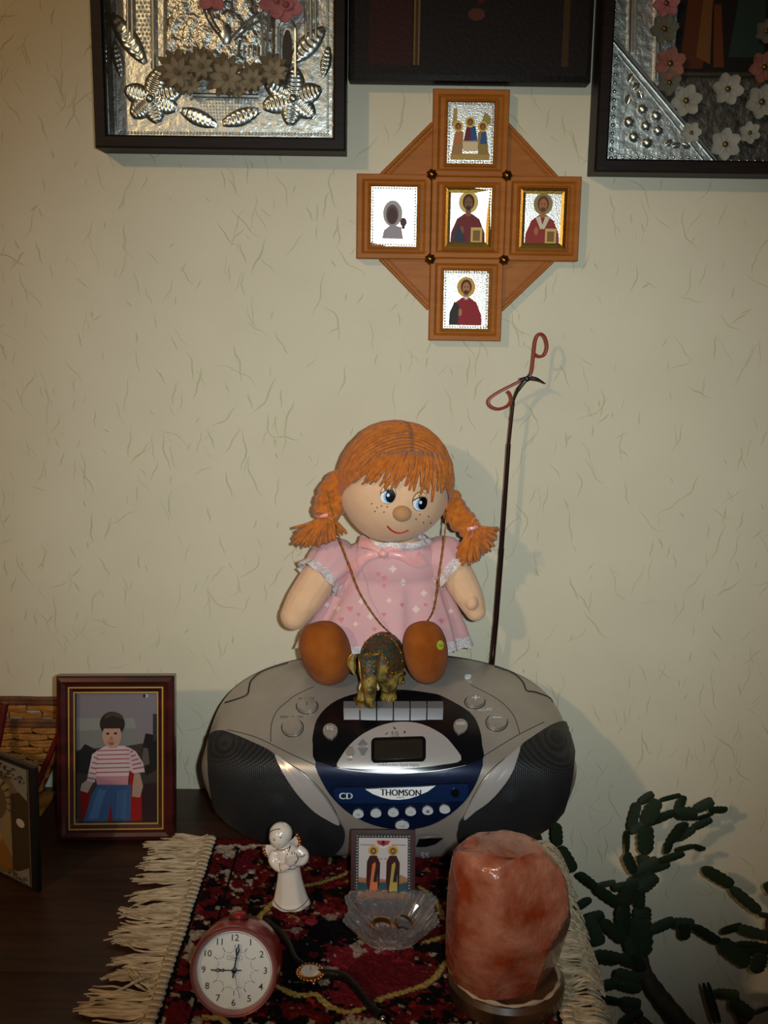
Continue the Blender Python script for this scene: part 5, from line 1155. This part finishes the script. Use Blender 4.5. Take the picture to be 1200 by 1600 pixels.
bd.ell(A(455, 1343, .015), (.0062, .0035, .0072), M=Mx.Rotation(rad(20), 3, 'Y'), nu=14, nv=10)
for k in range(4):
    bd.tube([A(452 + k * 3.6, 1345, .017), A(453.2 + k * 3.2, 1336, .018), A(454.5 + k * 2.6, 1329.5 + abs(k - 1.5) * 1.2, .016)], [.0016, .0014, .0009], 8)
bd.tube([A(449, 1346, .016), A(449, 1339, .018), A(451, 1334, .018)], [.0017, .0015, .001], 8)
sk.v += []; 
k_ = len(sk.v); sk.v += bd.v; sk.f += [tuple(i + k_ for i in f) for f in bd.f]
remesh(obj('robe_and_body', sk, 'porcelain', At, world=True), 0.0007, 3)
hcA = A(437, 1307, .002); HA = MB().ell(hcA, (.0104, .0104, .0118), M=Mx.Rotation(rad(8), 3, 'Y'), nu=28, nv=20); HA.ell(hcA + V((.001, .002, .0025)), (.0114, .0112, .0108), nu=28, nv=18)
ah = obj('head', HA, 'porcelain', At, world=True); AS = Surf(HA, (438, 1308))
def al(pts, r_, par, m='gilt_paint', nm='gilt_line', sf=None): return obj(nm, (sf or AS).line(pts, r_, 5), m, par, world=True)
al([(421, 1301), (427, 1297), (438, 1295)], .00045, ah); obj('eye', AS.patch(oval(428.5, 1312.5, 1.6, .9, 10), .0002, rings=1), 'clock_ink', ah, world=True); obj('eye', AS.patch(oval(438.5, 1309, 1.7, .9, 10), .0002, rings=1), 'clock_ink', ah, world=True)
al([(426, 1310.5), (429, 1309.8), (431, 1311)], .0002, ah, nm='brow'); al([(436, 1307), (439, 1306), (441.5, 1307.3)], .0002, ah, nm='brow'); obj('mouth', AS.patch(oval(436, 1319.5, 1.4, .6, 8), .0002, rings=1), mat('lip_rose', 'b98078', .4), ah, world=True)
SB = Surf(sk, (450, 1360))
for pts in ([(430, 1326), (440, 1328.5), (452, 1324), (453, 1321)], [(437, 1348), (437, 1355), (439, 1361)], [(450, 1358), (458, 1358), (465, 1354)], [(468, 1339), (474, 1338), (477, 1335)], [(454, 1322), (451, 1330), (448, 1336)], [(465, 1336), (465.5, 1343), (461, 1350)],
            [(425, 1403), (432, 1413), (441, 1420.5), (450, 1422.5), (460, 1422), (470, 1417), (478, 1409), (482, 1404)], [(456, 1331), (456.5, 1336)], [(460, 1331), (460, 1336)], [(463, 1334), (462.5, 1338)]):
    al(pts, .00042, At, sf=SB)
def wing(pts, d, tipn):
    mb = MB().prism(pts, lambda x, y: A(x, y, d - .0018), lambda x, y: A(x, y, d + .0018)); o = obj('wing', mb, 'porcelain', At, world=True, angle=70)
    obj('gilt_feathers', beads([A(x, y, d + .0015) for x, y in tipn], .0021, .8), 'gilt_bright', o, world=True); return o
wing([(432, 1322), (424, 1320), (413, 1320), (410, 1324), (411, 1329), (413, 1333), (415, 1338), (425, 1342), (431, 1340)], -.006, [(412.5, 1322), (412, 1328), (413, 1332.5), (415, 1336)])
wing([(450, 1316), (458, 1310), (463, 1304), (466, 1307), (468, 1312), (469, 1318), (467, 1322), (460, 1324), (452, 1322)], -.006, [(464, 1305), (467, 1310), (468.5, 1315), (467.5, 1320)])

# ---------------------------------------------------------------- small icon of two saints leaning on the stereo
bm_ = PZ(598, 1416, 0.0043)
Jt = thing('saints_icon', 'small dark red framed icon of two monks propped before the stereo', 'icon', M=Mx.Translation((bm_.x, bm_.y - .005, .0045)) @ Mx.Rotation(rad(1), 4, 'Z') @ Mx.Rotation(rad(-17), 4, 'X'))
jw, jh = 0.0645, 0.0765
mat('icon_edge', '340d0a', 0.55, spec=0.3)
obj('board', MB().box((0, .003, jh / 2), (jw, .006, jh), bev=.0006), 'icon_edge', Jt)
obj('metal_border', MB().box((0, -.0002, jh / 2), (jw - .007, .0010, jh - .007)), mat('border_dark', '1d191b', .6, .1, bump=.6, bscale=500), Jt, smooth=False)
bp_ = []
for k in range(24): bp_ += [V((s * (jw / 2 - .0062), -.0009, .006 + (jh - .012) * k / 23)) for s in (-1, 1)]
for k in range(18): bp_ += [V((-jw / 2 + .0062 + (jw - .0124) * k / 17, -.0009, z)) for z in (.0062, jh - .0062)]
obj('bead_border', beads(bp_, .0007), 'foil_relief', Jt, kind='stuff')
Q = [('c9bdbb', rect(0, 0, 1, 1)), ('a37a5a', [(0, .28), (1, .28), (1, .36), (.85, .42), (.8, .36), (.6, .34), (.3, .36), (.2, .44), (.15, .36), (0, .38)]), ('2a4a55', rect(0, .14, 1, .30)), ('b06a32', [(0, .30), (.3, .27), (.5, .3), (.8, .27), (1, .3), (1, .32), (0, .33)]), ('c07a30', [(0, .0), (1, .0), (1, .06), (.9, .12), (.6, .17), (.4, .17), (.1, .12), (0, .06)]), ('8a4f22', rect(0, 0, 1, .035))]
for x_, rb, in_ in ((.30, '3c1414', 'd0703c'), (.70, '3c1814', 'b09848')):
    Q += [('c79a3c', oval(x_, .80, .105, .078, 20)), (rb, [(x_ - .14, .3), (x_ - .13, .62), (x_ - .07, .72), (x_ + .07, .72), (x_ + .14, .6), (x_ + .13, .3), (x_ + .08, .1), (x_ - .09, .1)]), (in_, [(x_ - .09, .07), (x_ - .02, .58), (x_ + .04, .62), (x_ + .09, .4), (x_ + .09, .07)]), ('17202c', [(x_ + .0, .3), (x_ + .05, .56), (x_ + .09, .5), (x_ + .08, .3)]), ('4a2f1e', oval(x_, .79, .06, .055, 14)), ('a87a50', oval(x_, .785, .04, .04, 12)), ('6d5638', oval(x_, .755, .035, .022, 10))]
Q += [('b0885c', [(.42, .655), (.48, .66), (.48, .675), (.42, .68)]), ('b0885c', [(.52, .66), (.58, .655), (.58, .68), (.52, .675)]), ('b33030', [(.36, .96), (.64, .96), (.6, .9), (.5, .87), (.4, .9)]), ('e4dcd2', [(.4, .9), (.5, .86), (.6, .9), (.55, .85), (.45, .85)]), ('2c2018', oval(.5, .93, .035, .035, 10))]
for k in range(9): Q += [('8a3a34', rect(.04 + k * .032, .885, .058 + k * .032, .90)), ('8a3a34', rect(.68 + k * .032, .885, .698 + k * .032, .90))]
Q = dim(Q, .85, 1)
obj('painted_saints', picture(Q, lambda u, v_, l: V(((u - .5) * (jw - .0155), -.0008 - l, .0078 + v_ * (jh - .0155))), step=.00003), 'print_gloss', Jt, smooth=False)

# ---------------------------------------------------------------- crystal dish with rings
def glass(name, tint=(1, 1, 1, 1), ior=1.5):
    m = bpy.data.materials.new(name); m.use_nodes = True; b_ = m.node_tree.nodes['Principled BSDF']; b_.inputs['Transmission Weight'].default_value = 0.95; b_.inputs['Roughness'].default_value = .03; b_.inputs['IOR'].default_value = ior; b_.inputs['Base Color'].default_value = tint; MATS[name] = m
glass('crystal', (.98, .97, .98, 1), 1.56)
dc = PZ(610, 1470, .0045)
def drf(t_, k): return 1 + .15 * math.cos(4 * t_) * k + .018 * math.cos(24 * t_) * k
prof = [(.0165, .0, .3), (.019, .002, .5), (.0245, .012, .8), (.031, .022, 1), (.0365, .030, 1), (.0375, .0312, 1), (.0355, .0308, 1), (.029, .0225, 1), (.022, .0125, .8), (.015, .006, .4), (.004, .0052, 0)]
rows = []
for r_, z, k in prof:
    rows.append([V((dc.x + 1.26 * r_ * drf(t_ + PI / 4, k) * math.cos(t_), dc.y + 0.95 * r_ * drf(t_ + PI / 4, k) * math.sin(t_), .0048 + z + (.0018 * abs(math.sin(18 * t_)) * k if .025 < z else 0) + (.0008 * math.cos(24 * t_ + z * 900) if .004 < z < .028 else 0))) for t_ in [2 * PI * j / 144 for j in range(144)]])
tag(obj('crystal_dish', MB().grid(rows, closeu=True, capa=True, capb=True), 'crystal', smooth=False), 'cut crystal dish with scalloped rim in front of the saints icon', 'dish')
mat('gold', 'd8963a', .18, 1.0); mat('silver', 'c9c2b8', .2, 1.0)
def ringth(label, c, r_, w_, t_, M, m='gold', name='gold_ring'):
    mb = MB(); rows = []
    for i in range(36):
        a = 2 * PI * i / 36; d = V((math.cos(a), math.sin(a), 0)); rows.append([d * (r_ + dr_) + V((0, 0, dz)) for dr_, dz in ((0, -w_), (t_, -w_ * .8), (t_ * 1.3, 0), (t_, w_ * .8), (0, w_), (-t_ * .3, 0))])
    mb.grid(rows, closeu=True, closev=True); mb.xf(Mx.Translation(c) @ M); return tag(obj(name, mb, m), label, 'ring')
ringth('wide plain gold ring lying upright in the crystal dish', V((dc.x - .0085, dc.y - .002, .0205)), .0088, .0032, .0011, Mx.Rotation(rad(12), 4, 'X'))
ringth('thin gold ring leaning on the right inside the crystal dish', V((dc.x + .013, dc.y + .001, .0215)), .0085, .0013, .0009, Mx.Rotation(rad(28), 4, 'Y') @ Mx.Rotation(rad(20), 4, 'X'))
ringth('thin silver ring lying in the right of the crystal dish', V((dc.x + .011, dc.y - .006, .0165)), .0085, .0012, .0009, Mx.Rotation(rad(10), 4, 'Y') @ Mx.Rotation(rad(8), 4, 'X'), 'silver', 'silver_ring')

# ---------------------------------------------------------------- wristwatch on a black cord strap
wc = PZ(485, 1521, .0085)
Ut = thing('wristwatch', 'ladies gold wristwatch with beaded bezel and black strap on the rug', 'watch', (wc.x, wc.y, .0045))
mat('strap_black', '0d0c0d', .3, bump=.4, bscale=400)
obj('case', MB().lathe([(.0095, -.0025), (.0115, -.001), (.0118, .001), (.0105, .0024), (.0085, .0028)], 36, c=wc, capb=False), mat('rose_gold', 'c98f5a', .25, 1.0), Ut, world=True)
for k in range(22):
    a = 2 * PI * k / 22; obj('bezel_bead', MB().ell(wc + V((math.cos(a) * .0119, math.sin(a) * .0119, .0012)), .0016, nu=8, nv=6), 'rose_gold', Ut, world=True)
wd = obj('dial', MB().lathe([(.0088, .0), (.0088, .0026), (.0001, .0027)], 28, c=wc), mat('pearl_dial', 'cbb9a4', .3), Ut, world=True)
obj('watch_hand', MB().tube([wc + V((0, 0, .0031)), wc + V((0, .0065, .0031))], .0003, 6), 'rose_gold', wd, world=True)
obj('winding_crown', MB().ell(wc + V((.004, -.0135, 0)), (.0018, .0022, .0018), nu=10, nv=8), 'rose_gold', Ut, world=True)
s1_ = spline([PZ(476, 1512, .007), PZ(462, 1500, .008), PZ(452, 1478, .010), PZ(440, 1460, .010), PZ(424, 1446, .0075), PZ(414, 1440, .0065)], 6); obj('strap', MB().tube(s1_, .0042, 10, flat=.6), 'strap_black', Ut, world=True)
s2_ = spline([PZ(496, 1522, .007), PZ(515, 1522, .010), PZ(540, 1528, .012), PZ(560, 1548, .011), PZ(578, 1572, .0085), PZ(594, 1588, .007)], 6); obj('strap', MB().tube(s2_, .0044, 10, flat=.6), 'strap_black', Ut, world=True)
obj('clasp', MB().ell(PZ(598, 1592, .0075), (.0026, .0026, .0026), nu=14, nv=10), 'silver', Ut, world=True)

# ---------------------------------------------------------------- salt lamp
mat('salt', '752a10', 0.24, col2='9c634c', vscale=34, contrast=(.30, .66), bump=.8, bscale=75, bdist=.004, coat=.6, sss=.08, srad=.01, detail=8)
mat('lamp_base', '4a2f1c', .35, col2='241710', vscale=24, contrast=(.35, .6), coat=.4)
YS = -0.392
lb = PZ(790, 1572, .0); 
St = thing('salt_lamp', 'rough orange-pink salt crystal lamp on a dark base by the right fringe', 'salt lamp', (P(795, 1500, YS).x, YS, .0043))
sil = [(1320, 742, 838), (1323, 724, 848), (1331, 710, 858), (1346, 705, 873), (1368, 702, 884), (1400, 700, 891), (1440, 698, 894), (1475, 697, 893), (1505, 697, 889), (1530, 702, 880), (1548, 712, 868), (1556, 722, 858)]
zs = []
rows = []; sr = random.Random(11)
ph = [sr.uniform(0, 6.28) for _ in range(12)]
for i in range(46):
    u = i / 45 * (len(sil) - 1); k = min(int(u), len(sil) - 2); f = u - k
    py, xl, xr = [sil[k][q] + (sil[k + 1][q] - sil[k][q]) * f for q in range(3)]
    A0, A1 = P(xl, py, YS), P(xr, py, YS); c = (A0 + A1) / 2; rx = (A1 - A0).length / 2; ry = rx * .84; row = []
    for j in range(80):
        t_ = 2 * PI * j / 80
        nz = 1 + .012 * math.sin(3 * t_ + ph[0] + i * .06) + .010 * math.sin(7 * t_ + ph[1] - i * .14) + .006 * math.sin(13 * t_ + i * .37 + ph[2])
        row.append(c + V((rx * nz * math.cos(t_), ry * nz * math.sin(t_), .0012 * math.sin(5 * t_ + i * .5))))
    rows.append(row)
rk = MB().grid(rows, closeu=True, capa=True, capb=True)
cR_ = sum(rk.v, V()) / len(rk.v)
for q in range(90):
    n_ = V((sr.gauss(0, 1), sr.gauss(0, 1) - .5, sr.gauss(0, .6))).normalized(); d_ = max((p - cR_).dot(n_) for p in rk.v) - sr.uniform(.0004, .0026)
    for i, p in enumerate(rk.v):
        e = (p - cR_).dot(n_) - d_
        if e > 0: rk.v[i] = p - n_ * (e * .85)
for n_, d_ in ((V((.42, -.86, .28)), .0395), (V((-.5, -.85, .1)), .043), (V((.75, -.5, -.25)), .046), (V((.25, -.95, -.2)), .0425), (V((.85, -.1, .5)), .070)):
    n_ = n_.normalized()
    for i, p in enumerate(rk.v):
        e = (p - cR_).dot(n_) - d_
        if e > 0: rk.v[i] = p - n_ * (e * .9)
obj('salt_crystal', rk, 'salt', St, world=True, angle=16)
zb_ = min(p.z for p in rk.v); cb_ = V(((P(700, 1548, YS).x + P(880, 1548, YS).x) / 2, YS, 0))
obj('wooden_base', MB().lathe([(.046, .0045), (.0495, .007), (.0505, .014), (.0505, max(.02, zb_ + .004)), (.047, max(.024, zb_ + .008)), (.040, max(.024, zb_ + .008))], 48, c=cb_), 'lamp_base', St, world=True)
obj('glue_ring', MB().tube([cb_ + V((math.cos(a) * .0455, math.sin(a) * .0435, max(.024, zb_ + .008) + .001 * math.sin(9 * a))) for a in [2 * PI * i / 60 for i in range(60)]], [.0018 + .0007 * math.sin(i * 1.7) for i in range(60)], 6, closed=True), mat('glue', 'a58a70', .6), St, world=True)
# ---------------------------------------------------------------- segmented cactus beside the chest
mat('cactus', '1f2d17', 0.65, col2='151f10', vscale=40, bump=.3, bscale=120, spec=.35)
mat('cactus_wood', '3b2f22', .85, col2='271e15', vscale=60, bump=.8, bscale=120, bdist=.003)
mat('terracotta', '8a4a2e', .8, col2='763c24', vscale=20); mat('soil', '2a2018', .95, bump=1, bscale=90, bdist=.006); mat('stool_wood', '6b4526', .5, col2='523218', vscale=12, stretch=(6, 1, 1))
def Zc(x, y): return 860 + x / 3.5294, 1220 + y / 3.5294
segs = [(495, 122, 568, 68, 45), (440, 278, 482, 122, 52), (440, 283, 528, 235, 46), (525, 238, 592, 106, 74), (530, 238, 688, 172, 62), (603, 108, 718, 78, 36), (702, 182, 735, 82, 54), (688, 180, 812, 182, 88), (803, 160, 898, 108, 56), (873, 160, 975, 160, 46), (800, 212, 900, 180, 62), (788, 262, 890, 210, 48), (663, 345, 745, 230, 74), (700, 325, 795, 262, 46), (640, 402, 660, 335, 46), (698, 382, 792, 358, 36), (780, 355, 852, 380, 36),
        (425, 403, 425, 275, 52), (525, 405, 525, 250, 90), (465, 508, 415, 403, 64), (520, 478, 510, 408, 74), (452, 522, 592, 430, 54), (578, 455, 738, 398, 56), (555, 492, 658, 455, 52), (436, 575, 565, 500, 74), (498, 602, 585, 520, 74), (262, 578, 360, 558, 32), (345, 592, 432, 575, 48), (398, 688, 455, 575, 80), (495, 705, 495, 600, 54), (262, 595, 155, 508, 58), (400, 695, 250, 588, 58), (412, 858, 398, 685, 94), (505, 805, 512, 695, 96), (500, 968, 502, 755, 122),
        (555, 828, 685, 768, 62), (668, 785, 795, 790, 62), (742, 875, 740, 788, 62), (785, 798, 935, 892, 62), (935, 888, 1095, 1005, 92), (1055, 925, 1215, 935, 104), (1130, 1058, 1165, 955, 84), (945, 832, 1055, 800, 62), (1035, 810, 1200, 862, 56), (840, 482, 1005, 578, 68), (995, 588, 1155, 725, 62), (1148, 735, 1215, 748, 34), (222, 648, 148, 702, 52), (172, 772, 295, 735, 64), (282, 768, 412, 884, 62), (198, 738, 275, 905, 84),
        (235, 960, 385, 985, 84), (375, 968, 485, 1012, 64), (355, 1058, 495, 1104, 72), (275, 1138, 385, 1108, 60), (375, 1120, 500, 1150, 56), (278, 1195, 395, 1225, 62), (385, 1215, 500, 1232, 62), (395, 1345, 505, 1270, 62), (842, 1115, 905, 1335, 24), (868, 1112, 935, 1335, 28), (903, 1170, 1042, 1182, 62), (995, 1218, 1112, 1305, 84), (1115, 1285, 1205, 1252, 38), (32, 235, 40, 358, 62), (55, 365, 135, 495, 62), (428, 868, 478, 985, 74), (470, 960, 505, 1050, 64), (1190, 560, 1230, 620, 60), (1020, 900, 1150, 905, 50)]
ptz = P(1135, 1720, -0.115)
Pt = thing('segmented_cactus', 'dark green jointed cactus with flat leaf segments right of the chest', 'plant', (ptz.x, ptz.y, ptz.z))
pr_ = random.Random(6)
def seg_mesh():
    rows = []; n = 14
    for i in range(n + 1):
        u = i / n; w_ = .5 * (.42, .66, .82, .94, .84, .93, 1.0, .86, .95, 1.0, .84, .93, .90, .78, .56)[i]; row = []
        for q, hgt in ((-1, 0), (-.55, .10), (0, .17), (.55, .10), (1, 0), (.55, -.10), (0, -.17), (-.55, -.10)): row.append(V((q * w_, hgt, u)))
        rows.append(row)
    return MB().grid(rows, closeu=True, capa=True, capb=True)
sg = None
for i, (x0, y0, x1, y1, wd_) in enumerate(segs):
    a_ = Zc(x0, y0); b_ = Zc(x1, y1); dY = -0.052 - 0.00004 * max(0, y0) - pr_.uniform(0, .014)
    A_, B_ = P(*a_, dY), P(*b_, dY + pr_.uniform(-.008, .006)); L_ = (B_ - A_).length; w_ = wd_ / 3.5294 / 1340 * 1.12
    t_ = (B_ - A_).normalized(); n_ = V((pr_.gauss(0, .3), -1, pr_.gauss(0, .3))); s_ = t_.cross(n_).normalized(); n_ = s_.cross(t_).normalized()
    M = Mx(((s_.x * w_, -n_.x * w_ * .6, t_.x * L_, A_.x), (s_.y * w_, -n_.y * w_ * .6, t_.y * L_, A_.y), (s_.z * w_, -n_.z * w_ * .6, t_.z * L_, A_.z), (0, 0, 0, 1)))
    M = Mx.Translation(-V((ptz.x, ptz.y, ptz.z))) @ M
    if sg is None: sg = obj('leaf_segment', seg_mesh(), 'cactus', Pt); sg.matrix_basis = M
    else: share(sg, 'leaf_segment', Pt, M)
def stem(pts, rs):
    sp_ = spline([P(*Zc(x, y), d) for x, y, d in pts], 6); n = len(sp_)
    obj('woody_stem', MB().tube(sp_, [rs[0] + (rs[1] - rs[0]) * i / (n - 1) + .0006 * math.sin(i * 2.1) for i in range(n)], 10), 'cactus_wood', Pt, world=True)
stem([(1010, 1720, -.115), (860, 1500, -.105), (700, 1310, -.095), (590, 1170, -.088), (520, 1060, -.082), (498, 960, -.078)], (.014, .0085))
stem([(1010, 1720, -.115), (1080, 1500, -.11), (1060, 1330, -.10), (1000, 1230, -.09)], (.008, .004))
stem([(960, 1640, -.11), (600, 1400, -.1), (480, 1300, -.095), (400, 1220, -.09)], (.008, .004))
stem([(1010, 1720, -.115), (1300, 1400, -.11), (1330, 1050, -.1), (1220, 900, -.085), (1200, 745, -.075)], (.008, .003))
zp = ptz.z
obj('pot', MB().lathe([(.055, zp - .13), (.075, zp - .01), (.083, zp - .01), (.085, zp + .012), (.076, zp + .012), (.072, zp - .004), (.05, zp - .12)], 40, c=(ptz.x, ptz.y, 0)), 'terracotta', Pt, world=True)
obj('soil', MB().lathe([(.0715, zp - .02), (.0715, zp - .002), (.03, zp + .002), (.001, zp + .003)], 28, c=(ptz.x, ptz.y, 0)), 'soil', Pt, world=True)
Zs = zp - .13
Nt = thing('plant_stool', 'wooden stool below the frame carrying the cactus pot', 'stool', (ptz.x, ptz.y, -.9))
obj('seat', MB().box((ptz.x, ptz.y, Zs - .012), (.21, .21, .022), bev=.003), 'stool_wood', Nt, world=True)
for sx in (-1, 1):
    for sy in (-1, 1): obj('leg', MB().tube([V((ptz.x + sx * .08, ptz.y + sy * .08, Zs - .022)), V((ptz.x + sx * .092, ptz.y + sy * .092, -.9))], [.014, .011], 12), 'stool_wood', Nt, world=True)
